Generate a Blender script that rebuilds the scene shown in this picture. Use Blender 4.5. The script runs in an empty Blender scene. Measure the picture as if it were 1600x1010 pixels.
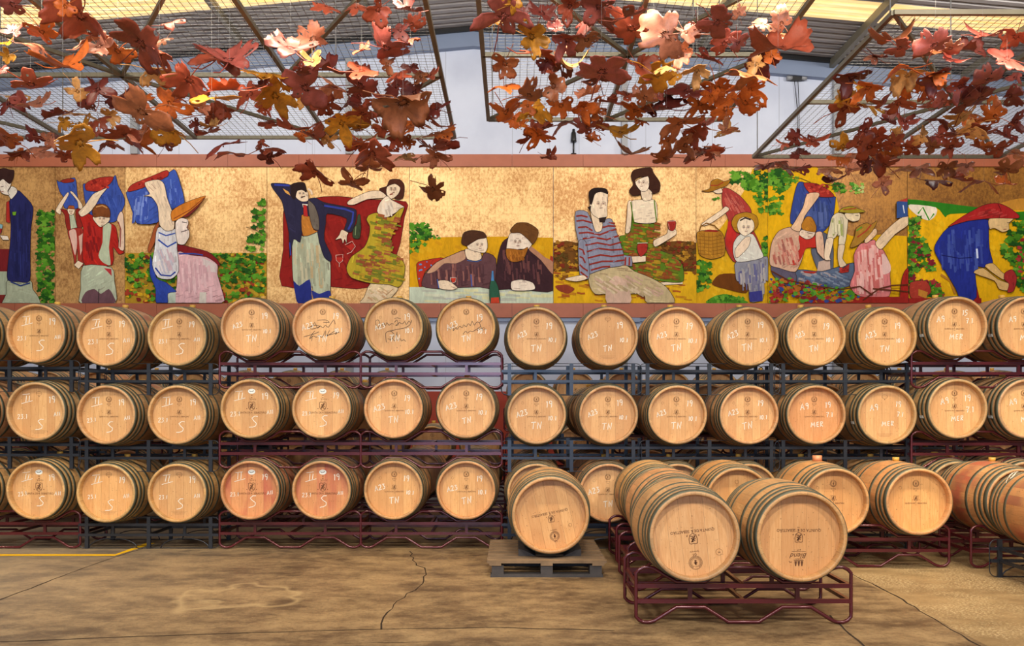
import bpy, bmesh, math, random
from mathutils import Vector, Matrix
from mathutils.geometry import tessellate_polygon
R = math.radians
F = 1404.0            # focal length in pixels of a 1600 px wide frame
CAMZ = 1.44
scene = bpy.context.scene
col = scene.collection

# ------------------------------------------------------------------ camera
cam_d = bpy.data.cameras.new('camera'); cam = bpy.data.objects.new('camera', cam_d)
col.objects.link(cam); scene.camera = cam
cam.location = (0, 0, CAMZ); cam.rotation_euler = (R(90), 0, 0)
cam_d.sensor_width = 36; cam_d.lens = 36 * F / 1600
cam_d.shift_y = (633 - 505) / 1600
cam_d.clip_end = 200
# ------------------------------------------------------------------ world: daylight fill, the unseen front of the hall assumed open
w = bpy.data.worlds.new('world'); scene.world = w; w.use_nodes = True
bg = w.node_tree.nodes['Background']; bg.inputs[0].default_value = (0.80, 0.88, 1.0, 1); bg.inputs[1].default_value = 0.48
# ------------------------------------------------------------------ colour management
vs = scene.view_settings
vs.view_transform = 'Standard'; vs.look = 'None'; vs.gamma = 1; vs.exposure = -0.24; vs.use_curve_mapping = False
scene.cycles.use_denoising = True
scene.cycles.max_bounces = 5; scene.cycles.diffuse_bounces = 3; scene.cycles.glossy_bounces = 2
scene.cycles.transmission_bounces = 2; scene.cycles.caustics_reflective = False; scene.cycles.caustics_refractive = False
scene.cycles.sample_clamp_indirect = 4
# ------------------------------------------------------------------ lights
def area(name, loc, target, size, power, color, sy=None):
    l = bpy.data.lights.new(name, 'AREA'); l.energy = power; l.color = color; l.size = size
    if sy: l.shape = 'RECTANGLE'; l.size_y = sy
    o = bpy.data.objects.new(name, l); col.objects.link(o); o.location = loc
    o.rotation_euler = (Vector(target) - Vector(loc)).to_track_quat('-Z', 'Y').to_euler(); return o
WARM = (1.0, 0.86, 0.64)
def spot(name, loc, target, power, color, ang, rad_):
    l = bpy.data.lights.new(name, 'SPOT'); l.energy = power; l.color = color; l.spot_size = R(ang); l.spot_blend = 0.9; l.shadow_soft_size = rad_
    o = bpy.data.objects.new(name, l); col.objects.link(o); o.location = loc
    o.rotation_euler = (Vector(target) - Vector(loc)).to_track_quat('-Z', 'Y').to_euler(); return o
strip = area('stack_key_strip', (0, 6.2, 4.45), (0, 8.1, -0.2), 17.0, 320, WARM, 0.05); strip.data.spread = R(92)  # added unseen strip, long in x to keep the rim shadows on the heads crisp
for x in (-5, 0, 5):
    area('overhead_fill', (x, 4.0, 6.8), (x * 1.05, 8.8, 3.4), 0.5, 25, WARM)  # weak fill added out of view, no fixture of the hall
for x in (-4, 0.6, 5):
    area('front_fill', (x, -0.5, 6.4), (x, 5.2, 0.5), 0.6, 430, (1.0, 0.92, 0.79))  # unseen fill added above the camera to brighten the nearest barrels
for x in (-6, -2, 2, 6):
    area('mural_fill', (x * 1.12, 10.9, 6.9), (x * 1.15, 15.5, 4.1), 0.5, 88 if abs(x) < 3 else 118, (1.0, 0.95, 0.90))  # unseen area lights added to lift the mural and the wall round it
area('assumed_blue_light', (-0.5, -6.5, 2.6), (-0.3, 9, 1.6), 3.2, 420, (0.46, 0.66, 1.0), 3.0)  # assumed unseen opening behind camera; area light added for bluish glints on racks

# ------------------------------------------------------------------ materials
def s2l(h):
    if isinstance(h, str):
        h = h.lstrip('#'); c = [int(h[i:i + 2], 16) / 255 for i in (0, 2, 4)]
    else: c = [v / 255 for v in h]
    return tuple((v / 12.92 if v <= 0.04045 else ((v + 0.055) / 1.055) ** 2.4) for v in c) + (1.0,)

def mat(name):
    m = bpy.data.materials.new(name); m.use_nodes = True
    nt = m.node_tree; b = nt.nodes['Principled BSDF']
    return m, nt, b
def nd(nt, typ, **kw):
    n = nt.nodes.new(typ)
    for k, v in kw.items(): setattr(n, k, v)
    return n
def lk(nt, a, b): nt.links.new(a, b)
def mth(nt, op, a, b=None, c=None, clamp=False):
    n = nt.nodes.new('ShaderNodeMath'); n.operation = op; n.use_clamp = clamp
    for i, v in enumerate((a, b, c)):
        if v is None: continue
        if hasattr(v, 'is_linked'): nt.links.new(v, n.inputs[i])
        else: n.inputs[i].default_value = v
    return n.outputs[0]
def mix(nt, fac, a, b, mode='MIX'):
    n = nt.nodes.new('ShaderNodeMix'); n.data_type = 'RGBA'; n.blend_type = mode; n.clamp_result = False
    for i, v in ((0, fac), (6, a), (7, b)):
        if hasattr(v, 'is_linked'): nt.links.new(v, n.inputs[i])
        else: n.inputs[i].default_value = v
    return n.outputs[2]
def noise(nt, vec, scale, detail=3, rough=0.55, dist=0.0, stretch=None):
    if stretch:
        mp = nd(nt, 'ShaderNodeMapping'); mp.inputs['Scale'].default_value = stretch
        lk(nt, vec, mp.inputs[0]); vec = mp.outputs[0]
    n = nd(nt, 'ShaderNodeTexNoise'); n.inputs['Scale'].default_value = scale
    n.inputs['Detail'].default_value = detail; n.inputs['Roughness'].default_value = rough
    n.inputs['Distortion'].default_value = dist
    lk(nt, vec, n.inputs['Vector']); return n.outputs['Fac']
def ramp(nt, fac, p0, p1):
    n = nd(nt, 'ShaderNodeMapRange'); n.interpolation_type = 'SMOOTHSTEP'
    n.inputs[1].default_value = p0; n.inputs[2].default_value = p1
    lk(nt, fac, n.inputs[0]); return n.outputs[0]
def bump(nt, b, h, strength=0.3, dist=0.01):
    n = nd(nt, 'ShaderNodeBump'); n.inputs['Strength'].default_value = strength; n.inputs['Distance'].default_value = dist
    lk(nt, h, n.inputs['Height']); lk(nt, n.outputs[0], b.inputs['Normal'])
def objc(nt): return nd(nt, 'ShaderNodeTexCoord').outputs['Object']
def wpos(nt): return nd(nt, 'ShaderNodeNewGeometry').outputs['Position']
def plain(name, c, rough=0.5, metal=0.0, var=0.12, vscale=6, spec=None):
    m, nt, b = mat(name); v = noise(nt, wpos(nt), vscale, 4)
    c = s2l(c) if isinstance(c, (str, tuple)) and not (isinstance(c, tuple) and len(c) == 4) else c
    f = mth(nt, 'MULTIPLY_ADD', v, 2 * var, 1 - var)
    n = nd(nt, 'ShaderNodeVectorMath', operation='SCALE'); n.inputs[0].default_value = c[:3]; lk(nt, f, n.inputs['Scale'])
    lk(nt, n.outputs[0], b.inputs['Base Color']); b.inputs['Roughness'].default_value = rough; b.inputs['Metallic'].default_value = metal
    if spec is not None: b.inputs['Specular IOR Level'].default_value = spec
    return m
def oak(name, head):
    """oak of a barrel head (boards side by side in x) or of the staves (boards round the axis)"""
    m, nt, b = mat(name); oc = objc(nt); oi = nd(nt, 'ShaderNodeObjectInfo')
    sx = nd(nt, 'ShaderNodeSeparateXYZ'); lk(nt, oc, sx.inputs[0])
    rnd = mth(nt, 'MULTIPLY', oi.outputs['Random'], 37.0)
    if head:
        q = mth(nt, 'MULTIPLY_ADD', sx.outputs[0], 12.5, mth(nt, 'MULTIPLY', oi.outputs['Random'], 1.0))
    else:
        an = mth(nt, 'ARCTAN2', sx.outputs[0], sx.outputs[2]); q = mth(nt, 'MULTIPLY', an, 27 / (2 * math.pi))
    fl = mth(nt, 'FLOOR', q); wn = nd(nt, 'ShaderNodeTexWhiteNoise', noise_dimensions='1D')
    lk(nt, mth(nt, 'ADD', fl, rnd), wn.inputs['W']); board = wn.outputs['Value']
    fr = mth(nt, 'FRACT', q); seam = mth(nt, 'LESS_THAN', mth(nt, 'ABSOLUTE', mth(nt, 'SUBTRACT', fr, 0.5)), 0.488)
    # grain
    cb = nd(nt, 'ShaderNodeCombineXYZ'); lk(nt, mth(nt, 'ADD', sx.outputs[0], mth(nt, 'MULTIPLY', board, 3)), cb.inputs[0])
    lk(nt, sx.outputs[1], cb.inputs[1]); lk(nt, mth(nt, 'ADD', sx.outputs[2], rnd), cb.inputs[2])
    st = (26, 26, 2.0) if head else (22, 2.0, 22)
    g = noise(nt, cb.outputs[0], 4.0, 5, 0.6, 0.6, st)
    blot = noise(nt, cb.outputs[0], 3.2, 3, 0.5)
    base = mix(nt, ramp(nt, g, 0.3, 0.72), s2l((212, 163, 108)), s2l((230, 188, 136)))
    base = mix(nt, mth(nt, 'MULTIPLY', board, 0.55), base, s2l((192, 140, 92)))
    base = mix(nt, mth(nt, 'MULTIPLY', ramp(nt, blot, 0.5, 0.8), 0.38), base, s2l((176, 120, 68)))
    # dirt specks
    sp = noise(nt, cb.outputs[0], 60, 2, 0.5)
    base = mix(nt, mth(nt, 'MULTIPLY', ramp(nt, sp, 0.64, 0.72), 0.6), base, s2l((110, 72, 40)))
    # wine stain
    wm = noise(nt, cb.outputs[0], 2.6, 4, 0.6, 0.4, (1.0, 1.0, 0.35) if head else (1.0, 0.5, 1.0))
    al = oi.outputs['Alpha']
    if not head:
        al = mth(nt, 'MULTIPLY', al, mth(nt, 'SUBTRACT', 1.05, mth(nt, 'MULTIPLY', mth(nt, 'ABSOLUTE', sx.outputs[1]), 1.5)))
    th = mth(nt, 'SUBTRACT', 0.86, mth(nt, 'MULTIPLY', al, 0.50))
    sf = mth(nt, 'MULTIPLY', mth(nt, 'SUBTRACT', wm, th), 7.0, clamp=True)
    sf = mth(nt, 'MULTIPLY', sf, mth(nt, 'MULTIPLY_ADD', al, 0.35, 0.4))
    base = mix(nt, sf, base, s2l((176, 78, 74)))
    base = mix(nt, 1.0, base, oi.outputs['Color'], 'MULTIPLY')
    if not head:
        gr = noise(nt, cb.outputs[0], 5, 4, 0.6); base = mix(nt, mth(nt, 'MULTIPLY', ramp(nt, gr, 0.42, 0.62), 0.38), base, s2l((138, 116, 84)))
    base = mix(nt, mth(nt, 'MULTIPLY', mth(nt, 'SUBTRACT', 1.0, seam), 0.55), base, s2l((96, 56, 28)))
    lk(nt, base, b.inputs['Base Color']); b.inputs['Roughness'].default_value = 0.52
    bump(nt, b, g, 0.12, 0.004)
    return m
def paintm(name):
    """painted panel: colour per face, with brush marks"""
    m, nt, b = mat(name); at = nd(nt, 'ShaderNodeAttribute', attribute_name='Col'); p = wpos(nt)
    n1 = noise(nt, p, 7, 4, 0.6, 1.2, (1.0, 1.0, 0.35)); n2 = noise(nt, p, 26, 3, 0.6, 0.8, (1.2, 1, 0.4))
    f = mth(nt, 'ADD', mth(nt, 'MULTIPLY_ADD', n1, 0.75, 0.42), mth(nt, 'MULTIPLY', n2, 0.42))
    n = nd(nt, 'ShaderNodeVectorMath', operation='SCALE'); lk(nt, at.outputs['Color'], n.inputs[0]); lk(nt, f, n.inputs['Scale'])
    lk(nt, n.outputs[0], b.inputs['Base Color']); b.inputs['Roughness'].default_value = 0.7; b.inputs['Specular IOR Level'].default_value = 0.12
    return m
def gold(name, c1, c2, met=0.35, dens=0.5):
    m, nt, b = mat(name); p = wpos(nt)
    mp = nd(nt, 'ShaderNodeMapping'); mp.inputs['Rotation'].default_value = (R(90), 0, 0); lk(nt, p, mp.inputs[0])
    br = nd(nt, 'ShaderNodeTexBrick'); br.offset = 0; br.inputs['Scale'].default_value = 7.2; br.inputs['Mortar Size'].default_value = 0.03
    br.inputs['Brick Width'].default_value = 1; br.inputs['Row Height'].default_value = 1; br.inputs['Mortar Smooth'].default_value = 0.6
    br.inputs['Color1'].default_value = (0, 0, 0, 1); br.inputs['Color2'].default_value = (1, 1, 1, 1); br.inputs['Mortar'].default_value = (0.5, 0.5, 0.5, 1)
    lk(nt, mp.outputs[0], br.inputs['Vector'])
    n1 = noise(nt, p, 17, 6, 0.8, 0.3, (1.5, 1, 1.0)); n2 = noise(nt, p, 1.1, 2)
    f = mth(nt, 'ADD', mth(nt, 'MULTIPLY', n1, 0.9), mth(nt, 'ADD', mth(nt, 'MULTIPLY', br.outputs['Color'], 0.07), mth(nt, 'MULTIPLY_ADD', n2, 0.5, -0.28 - dens * 0.35)))
    f = ramp(nt, f, 0.20, 0.50)
    c = mix(nt, f, s2l(c1), s2l(c2))
    c = mix(nt, mth(nt, 'MULTIPLY', br.outputs['Fac'], 0.35), c, s2l(c2))
    lk(nt, c, b.inputs['Base Color']); b.inputs['Metallic'].default_value = met
    lk(nt, mth(nt, 'MULTIPLY_ADD', n1, 0.4, 0.25), b.inputs['Roughness']); bump(nt, b, n1, 0.25, 0.006)
    return m
def tinted(name, rough, met=0.0, nscale=8, amt=0.5, dark=(70, 28, 20)):
    """uses each object's own colour, mottled"""
    m, nt, b = mat(name); oi = nd(nt, 'ShaderNodeObjectInfo'); oc = objc(nt)
    n1 = noise(nt, oc, nscale, 4, 0.6, 0.6); n2 = noise(nt, oc, nscale * 5, 3, 0.6, 0, (1, 0.3, 1))
    c = mix(nt, mth(nt, 'MULTIPLY', ramp(nt, n1, 0.4, 0.75), amt), oi.outputs['Color'], s2l(dark))
    f = mth(nt, 'MULTIPLY_ADD', n2, 0.5, 0.75)
    n = nd(nt, 'ShaderNodeVectorMath', operation='SCALE'); lk(nt, c, n.inputs[0]); lk(nt, f, n.inputs['Scale'])
    lk(nt, n.outputs[0], b.inputs['Base Color']); b.inputs['Roughness'].default_value = rough; b.inputs['Metallic'].default_value = met
    bump(nt, b, n2, 0.2, 0.004)
    return m
M = {}
M['head'] = oak('oak_head', True); M['stave'] = oak('oak_staves', False)
M['hoop'] = plain('galvanised_hoop', (92, 94, 78), 0.45, 0.4, 0.28, 22)
M['purple'] = plain('maroon_paint', (88, 24, 32), 0.26, 0.25, 0.15, 9, 0.8)
M['dark'] = plain('dark_grey_paint', (46, 50, 58), 0.32, 0.35, 0.18, 9, 0.7)
M['wire'] = plain('grey_wire', (120, 118, 116), 0.35, 0.6)
M['bung'] = plain('silicone_bung', (206, 160, 70), 0.5, 0, 0.15)
M['bungp'] = plain('copper_bung', (212, 140, 98), 0.4, 0.1, 0.15)
M['chalk'] = plain('white_chalk', (238, 234, 222), 0.9, 0, 0.08, 60)
M['brand'] = plain('burnt_brand_ink', (96, 58, 30), 0.8, 0, 0.1, 60)
M['ink'] = plain('black_marker_ink', (38, 28, 24), 0.6, 0, 0.1, 60)
M['sticker'] = plain('white_sticker', (228, 232, 228), 0.5, 0, 0.03)
M['leaf'] = tinted('dried_leaf_paint', 0.42, 0.0, 7, 0.42)
M['thread'] = plain('thin_thread', (150, 150, 150), 0.5)
M['framem'] = plain('weathered_steel_tube', (128, 122, 104), 0.45, 0.4, 0.25, 5)
M['paint'] = paintm('mural_paint')
M['gold1'] = gold('gold_leaf_bright', (246, 204, 136), (186, 128, 62), 0.22, 0.36)
M['gold2'] = gold('gold_leaf_brown', (216, 166, 100), (146, 98, 48), 0.22, 0.34)
M['gold3'] = gold('gold_leaf_dark', (186, 128, 52), (124, 78, 26), 0.3, 0.3)
M['trimwood'] = plain('stained_plywood_frame', (172, 96, 66), 0.5, 0, 0.18, 5)
M['pallet'] = plain('weathered_pallet_wood', (128, 104, 78), 0.8, 0, 0.5, 9)
M['palletd'] = plain('dark_pallet_block', (70, 66, 66), 0.85, 0, 0.4, 14)
M['yellow'] = plain('yellow_floor_paint', (240, 186, 14), 0.5, 0, 0.15, 12)
M['crack'] = plain('floor_crack', (52, 36, 22), 0.9, 0, 0.3, 20)
M['reddado'] = plain('red_painted_wall', (168, 58, 36), 0.6, 0, 0.12, 3)
M['steelbeam'] = plain('blue_grey_steel', (128, 142, 168), 0.5, 0.1, 0.1, 2)
M['post'] = plain('grey_post', (150, 152, 156), 0.5, 0.1, 0.1, 3)
M['black'] = plain('black_plastic', (26, 26, 28), 0.4)
M['twine'] = plain('white_twine', (225, 218, 200), 0.8)
# walls
m, nt, b = mat('white_wall_panels'); p = wpos(nt); sx = nd(nt, 'ShaderNodeSeparateXYZ'); lk(nt, p, sx.inputs[0])
fr = mth(nt, 'FRACT', mth(nt, 'MULTIPLY', sx.outputs[0], 1 / 1.15)); ln = mth(nt, 'LESS_THAN', fr, 0.012)
n1 = noise(nt, p, 1.4, 4)
c = mix(nt, ramp(nt, n1, 0.3, 0.8), s2l((210, 218, 236)), s2l((194, 202, 222))); c = mix(nt, mth(nt, 'MULTIPLY', ln, 0.35), c, s2l((120, 124, 135)))
lk(nt, c, b.inputs['Base Color']); b.inputs['Roughness'].default_value = 0.55; M['wall'] = m
# corrugated roof
m, nt, b = mat('corrugated_roof'); p = wpos(nt); n1 = noise(nt, p, 2, 4, 0.6, 0, (0.3, 2, 1))
c = mix(nt, ramp(nt, n1, 0.3, 0.7), s2l((176, 172, 170)), s2l((136, 130, 128)))
lk(nt, c, b.inputs['Base Color']); b.inputs['Roughness'].default_value = 0.5; M['roof'] = m
# skylight: daylight shining through yellowed translucent sheet
m, nt, b = mat('translucent_skylight'); p = wpos(nt); n1 = noise(nt, p, 3, 4, 0.6, 0, (0.4, 6, 1))
c = mix(nt, ramp(nt, n1, 0.3, 0.7), s2l((255, 228, 168)), s2l((236, 194, 122)))
lk(nt, c, b.inputs['Base Color']); lk(nt, c, b.inputs['Emission Color']); b.inputs['Emission Strength'].default_value = 1.15; M['sky'] = m
# concrete floor
m, nt, b = mat('concrete_floor'); p = wpos(nt)
n1 = noise(nt, p, 1.5, 9, 0.72, 0.1, (0.8, 1.1, 1)); n2 = noise(nt, p, 5.0, 8, 0.75, 0.0, (0.8, 1.1, 1)); n3 = noise(nt, p, 55, 3, 0.6); n5 = noise(nt, p, 26, 5, 0.8); n4 = noise(nt, p, 0.35, 2, 0.5)
c = mix(nt, ramp(nt, n1, 0.34, 0.66), s2l((80, 60, 42)), s2l((160, 132, 94)))
c = mix(nt, mth(nt, 'MULTIPLY', ramp(nt, n2, 0.42, 0.68), 0.55), c, s2l((186, 156, 112)))
c = mix(nt, mth(nt, 'MULTIPLY', ramp(nt, n2, 0.50, 0.30), 0.55), c, s2l((84, 66, 48)))
c = mix(nt, mth(nt, 'MULTIPLY', ramp(nt, n5, 0.52, 0.34), 0.42), c, s2l((74, 54, 38)))
c = mix(nt, mth(nt, 'MULTIPLY', ramp(nt, n3, 0.62, 0.72), 0.35), c, s2l((206, 180, 140)))
# pale dried puddle rims
vd = nd(nt, 'ShaderNodeVectorMath', operation='DISTANCE'); nzv = nd(nt, 'ShaderNodeTexNoise'); nzv.inputs['Scale'].default_value = 2.2; lk(nt, p, nzv.inputs['Vector'])
vs2 = nd(nt, 'ShaderNodeVectorMath', operation='MULTIPLY_ADD'); lk(nt, nzv.outputs['Color'], vs2.inputs[0]); vs2.inputs[1].default_value = (.9, .9, 0); lk(nt, p, vs2.inputs[2])
lk(nt, vs2.outputs[0], vd.inputs[0]); vd.inputs[1].default_value = (-2.0 + .45, 6.75 + .45, 0)
rg = mth(nt, 'SUBTRACT', 1.0, mth(nt, 'MULTIPLY', mth(nt, 'ABSOLUTE', mth(nt, 'SUBTRACT', vd.outputs['Value'], 0.42)), 16.0), clamp=True)
c = mix(nt, mth(nt, 'MULTIPLY', rg, 0.55), c, s2l((196, 168, 122)))
sx = nd(nt, 'ShaderNodeSeparateXYZ'); lk(nt, p, sx.inputs[0])
c = mix(nt, mth(nt, 'MULTIPLY', ramp(nt, sx.outputs[0], -1.0, -6.0), 0.45), c, s2l((158, 152, 140)))
# rough exposed aggregate on the slab at the right
slab = mth(nt, 'GREATER_THAN', mth(nt, 'ADD', sx.outputs[0], mth(nt, 'MULTIPLY', mth(nt, 'SUBTRACT', sx.outputs[1], 5.36), -0.012)), 2.84)
agg = mth(nt, 'MULTIPLY', ramp(nt, n3, 0.50, 0.60), ramp(nt, noise(nt, p, 1.7, 3), 0.38, 0.6))
c = mix(nt, mth(nt, 'MULTIPLY', slab, mth(nt, 'MULTIPLY', agg, 0.95)), c, s2l((226, 204, 160)))
c = mix(nt, mth(nt, 'MULTIPLY', slab, 0.45), c, s2l((172, 142, 96)))
lk(nt, c, b.inputs['Base Color']); lk(nt, mth(nt, 'MULTIPLY_ADD', n2, 0.4, 0.28), b.inputs['Roughness']); bump(nt, b, n3, 0.15, 0.006); M['floor'] = m

# ------------------------------------------------------------------ mesh helpers
class MB:
    def __init__(s): s.v = []; s.f = []; s.mi = []; s.c = []; s.sm = []
    def face(s, f, mi=0, c=None, sm=False): s.f.append(f); s.mi.append(mi); s.c.append(c); s.sm.append(sm)
    def box(s, x0, x1, y0, y1, z0, z1, mi=0):
        i = len(s.v); s.v += [(x, y, z) for z in (z0, z1) for y in (y0, y1) for x in (x0, x1)]
        for f in ((0, 2, 3, 1), (4, 5, 7, 6), (0, 1, 5, 4), (1, 3, 7, 5), (3, 2, 6, 7), (2, 0, 4, 6)): s.face([i + k for k in f], mi)
    def bar(s, a, b, w, h, up=(0, 0, 1)):
        a = Vector(a); b = Vector(b); d = (b - a).normalized(); u = Vector(up)
        sd = d.cross(u)
        if sd.length < 1e-4: sd = d.cross(Vector((1, 0, 0)))
        sd.normalize(); u = sd.cross(d).normalized(); i = len(s.v)
        for p in (a, b):
            for sx_, su in ((-1, -1), (1, -1), (1, 1), (-1, 1)): s.v.append(tuple(p + sd * sx_ * w / 2 + u * su * h / 2))
        for f in ((3, 2, 1, 0), (4, 5, 6, 7), (0, 1, 5, 4), (1, 2, 6, 5), (2, 3, 7, 6), (3, 0, 4, 7)): s.face([i + k for k in f])
    def tube(s, pts, r, seg=8, closed=False):
        pts = [Vector(p) for p in pts]; n = len(pts); base = len(s.v); prev = None
        for k in range(n):
            a = pts[(k - 1) % n] if (closed or k > 0) else pts[k]; c = pts[(k + 1) % n] if (closed or k < n - 1) else pts[k]
            t = (c - a).normalized()
            if prev is None:
                u = Vector((0, 1, 0)) if abs(t.y) < 0.9 else Vector((1, 0, 0))
            else: u = prev
            u = (u - t * u.dot(t)).normalized(); prev = u; v = t.cross(u)
            for j in range(seg):
                q = pts[k] + (u * math.cos(2 * math.pi * j / seg) + v * math.sin(2 * math.pi * j / seg)) * r; s.v.append(tuple(q))
        for k in range(n if closed else n - 1):
            a = base + k * seg; c = base + ((k + 1) % n) * seg
            for j in range(seg): s.face([a + j, a + (j + 1) % seg, c + (j + 1) % seg, c + j], sm=True)
        if not closed:
            s.face([base + j for j in range(seg)][::-1]); s.face([base + (n - 1) * seg + j for j in range(seg)])
    def lathe_y(s, prof, seg=48, mi=0, sm=True, closed=False):
        base = len(s.v); n = len(prof)
        for y, r in prof:
            for j in range(seg):
                a = 2 * math.pi * j / seg; s.v.append((r * math.sin(a), y, r * math.cos(a)))
        for k in range(n if closed else n - 1):
            k2 = (k + 1) % n
            for j in range(seg):
                a = base + k * seg + j; b2 = base + k * seg + (j + 1) % seg; c = base + k2 * seg + (j + 1) % seg; d = base + k2 * seg + j
                s.face([a, b2, c, d], mi, sm=sm)
    def ribbon(s, pts, w, y=0.0, mi=0, c=None, t=0.0012):
        """a flat drawn stroke in the xz plane facing -y, with a little body"""
        pts = [Vector((p[0], p[1])) for p in pts]; n = len(pts)
        if n < 2: return
        L = []
        for k in range(n):
            a = pts[max(0, k - 1)]; b2 = pts[min(n - 1, k + 1)]; d = b2 - a
            if d.length < 1e-9: d = Vector((1, 0))
            d.normalize(); nn = Vector((-d.y, d.x)) * w / 2; L.append((pts[k] + nn, pts[k] - nn))
        i = len(s.v)
        for a, b2 in L: s.v += [(a.x, y, a.y), (b2.x, y, b2.y)]
        for k in range(n - 1): s.face([i + 2 * k, i + 2 * k + 1, i + 2 * k + 3, i + 2 * k + 2], mi, c)
    def poly(s, pts, y, c=None, mi=0):
        tr = tessellate_polygon([[Vector((p[0], p[1], 0)) for p in pts]]); i = len(s.v); s.v += [(p[0], y, p[1]) for p in pts]
        for t in tr: s.face([i + k for k in t], mi, c)
    def mesh(s, name, mats):
        me = bpy.data.meshes.new(name); me.from_pydata(s.v, [], s.f)
        for m_ in (mats if isinstance(mats, (list, tuple)) else [mats]): me.materials.append(M[m_] if isinstance(m_, str) else m_)
        me.polygons.foreach_set('material_index', s.mi); me.polygons.foreach_set('use_smooth', s.sm)
        if any(c is not None for c in s.c):
            ca = me.color_attributes.new('Col', 'FLOAT_COLOR', 'CORNER'); buf = []
            for f, c in zip(s.f, s.c): buf += list(c or (1, 1, 1, 1)) * len(f)
            ca.data.foreach_set('color', buf)
        me.update(); return me
def put(name, me, parent=None, loc=(0, 0, 0), rot=(0, 0, 0), color=None):
    o = bpy.data.objects.new(name, me); col.objects.link(o); o.location = loc; o.rotation_euler = rot
    if parent: o.parent = parent
    if color: o.color = color
    return o
def thing(name, label, cat, group=None, loc=(0, 0, 0), rot=(0, 0, 0), me=None):
    o = bpy.data.objects.new(name, me); col.objects.link(o); o.location = loc; o.rotation_euler = rot
    if me is None: o.empty_display_size = 0.1
    o['label'] = label; o['category'] = cat
    if group: o['group'] = group
    return o
def struct(name, mb, mats):
    o = put(name, mb.mesh(name, mats)); o['kind'] = 'structure'; return o
def FX(x, y):      # point on the floor seen at pixel x, y
    d = CAMZ * F / (y - 633); return ((x - 800) * d / F, d)

# ------------------------------------------------------------------ the hall
WY = 15.5; WS = F / WY     # back wall distance and its pixels per metre
def wx(px): return (px - 800) / WS
def wz(py): return CAMZ + (633 - py) / WS
mb = MB(); mb.box(-13, 13, -9, 16, -0.2, 0); struct('floor', mb, 'floor')
RX, RZ, SL = -0.66, 7.88, 0.09
def rz(x): return RZ - SL * abs(x - RX)
mb = MB()
i = 0; mb.v += [(-13, WY, 0), (13, WY, 0), (13, WY, rz(13)), (RX, WY, RZ), (-13, WY, rz(-13)), (-13, WY + .2, 0), (13, WY + .2, 0), (13, WY + .2, rz(13)), (RX, WY + .2, RZ), (-13, WY + .2, rz(-13))]
mb.face([0, 1, 2, 3, 4]); mb.face([9, 8, 7, 6, 5]); struct('wall_back', mb, 'wall')
for nm, x0, x1 in (('wall_left', -13.2, -13), ('wall_right', 13, 13.2)):
    mb = MB(); mb.box(x0, x1, -9, WY + .2, 0, 7.2); struct(nm, mb, 'wall')
mb = MB(); mb.box(-13, 13, WY - .015, WY, 0, wz(612)); struct('trim_1', mb, 'reddado')
def roofpart(y0, y1):
    mb = MB(); xs = (-13.2, RX, 13.2); ys = []
    y = y0
    while y < y1 - 1e-6:
        for dy, dz in ((0, 0), (0.10, 0), (0.125, 0.035), (0.165, 0.035)):
            if y + dy <= y1: ys.append((y + dy, dz))
        y += 0.19
    ys.append((y1, 0))
    for yy, dz in ys:
        for x in xs: mb.v.append((x, yy, rz(x) + dz + 0.02))
    for k in range(len(ys) - 1):
        for j in (0, 1): mb.face([3 * k + j, 3 * k + j + 1, 3 * k + j + 4, 3 * k + j + 3])
    return mb
struct('ceiling', roofpart(-9, 13.2), 'roof'); struct('ceiling_1', roofpart(13.86, WY + .2), 'roof')
sk = struct('window_1', roofpart(13.2, 13.86), 'sky')
# purlins along the hall under the roof, gable beam and wall posts
k = 2
def trim(mb, m_):
    global k
    o = struct('trim_%d' % k, mb, m_); k += 1; return o
for x in (-11.2, -9.0, -6.7, -4.5, -2.3, 1.0, 3.2, 5.46, 7.7, 9.9, 12):
    mb = MB(); mb.box(x - .04, x + .04, -9, WY - .16, rz(x) - .13, rz(x) - .0); trim(mb, 'framem')
mb = MB()
for x0, x1 in ((-13, RX), (RX, 13)):
    for t, hh in ((.03, 0), (0, .27)):
        pass
    i = len(mb.v); z0, z1 = rz(x0), rz(x1)
    mb.v += [(x, y, z) for y in (WY - .14, WY) for x, z in ((x0, z0 - .30), (x1, z1 - .30), (x1, z1 - .01), (x0, z0 - .01))]
    for f in ((0, 1, 2, 3), (7, 6, 5, 4), (0, 4, 5, 1), (3, 2, 6, 7)): mb.face([i + q for q in f])
trim(mb, 'steelbeam')
mb = MB(); mb.bar((-13, WY - .17, rz(-13) - .02), (RX, WY - .17, RZ - .02), .04, .07); mb.bar((RX, WY - .17, RZ - .02), (13, WY - .17, rz(13) - .02), .04, .07); trim(mb, 'black')
for px, wpx in ((213, 11), (547, 11), (975, 9), (1306, 12)):
    x = wx(px); h = wpx / WS / 2; mb = MB(); mb.box(x - h, x + h, WY - .11, WY, wz(243), rz(x) - .28); mb.box(x - h, x + h, WY - .11, WY, 0, wz(497)); trim(mb, 'post')
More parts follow.
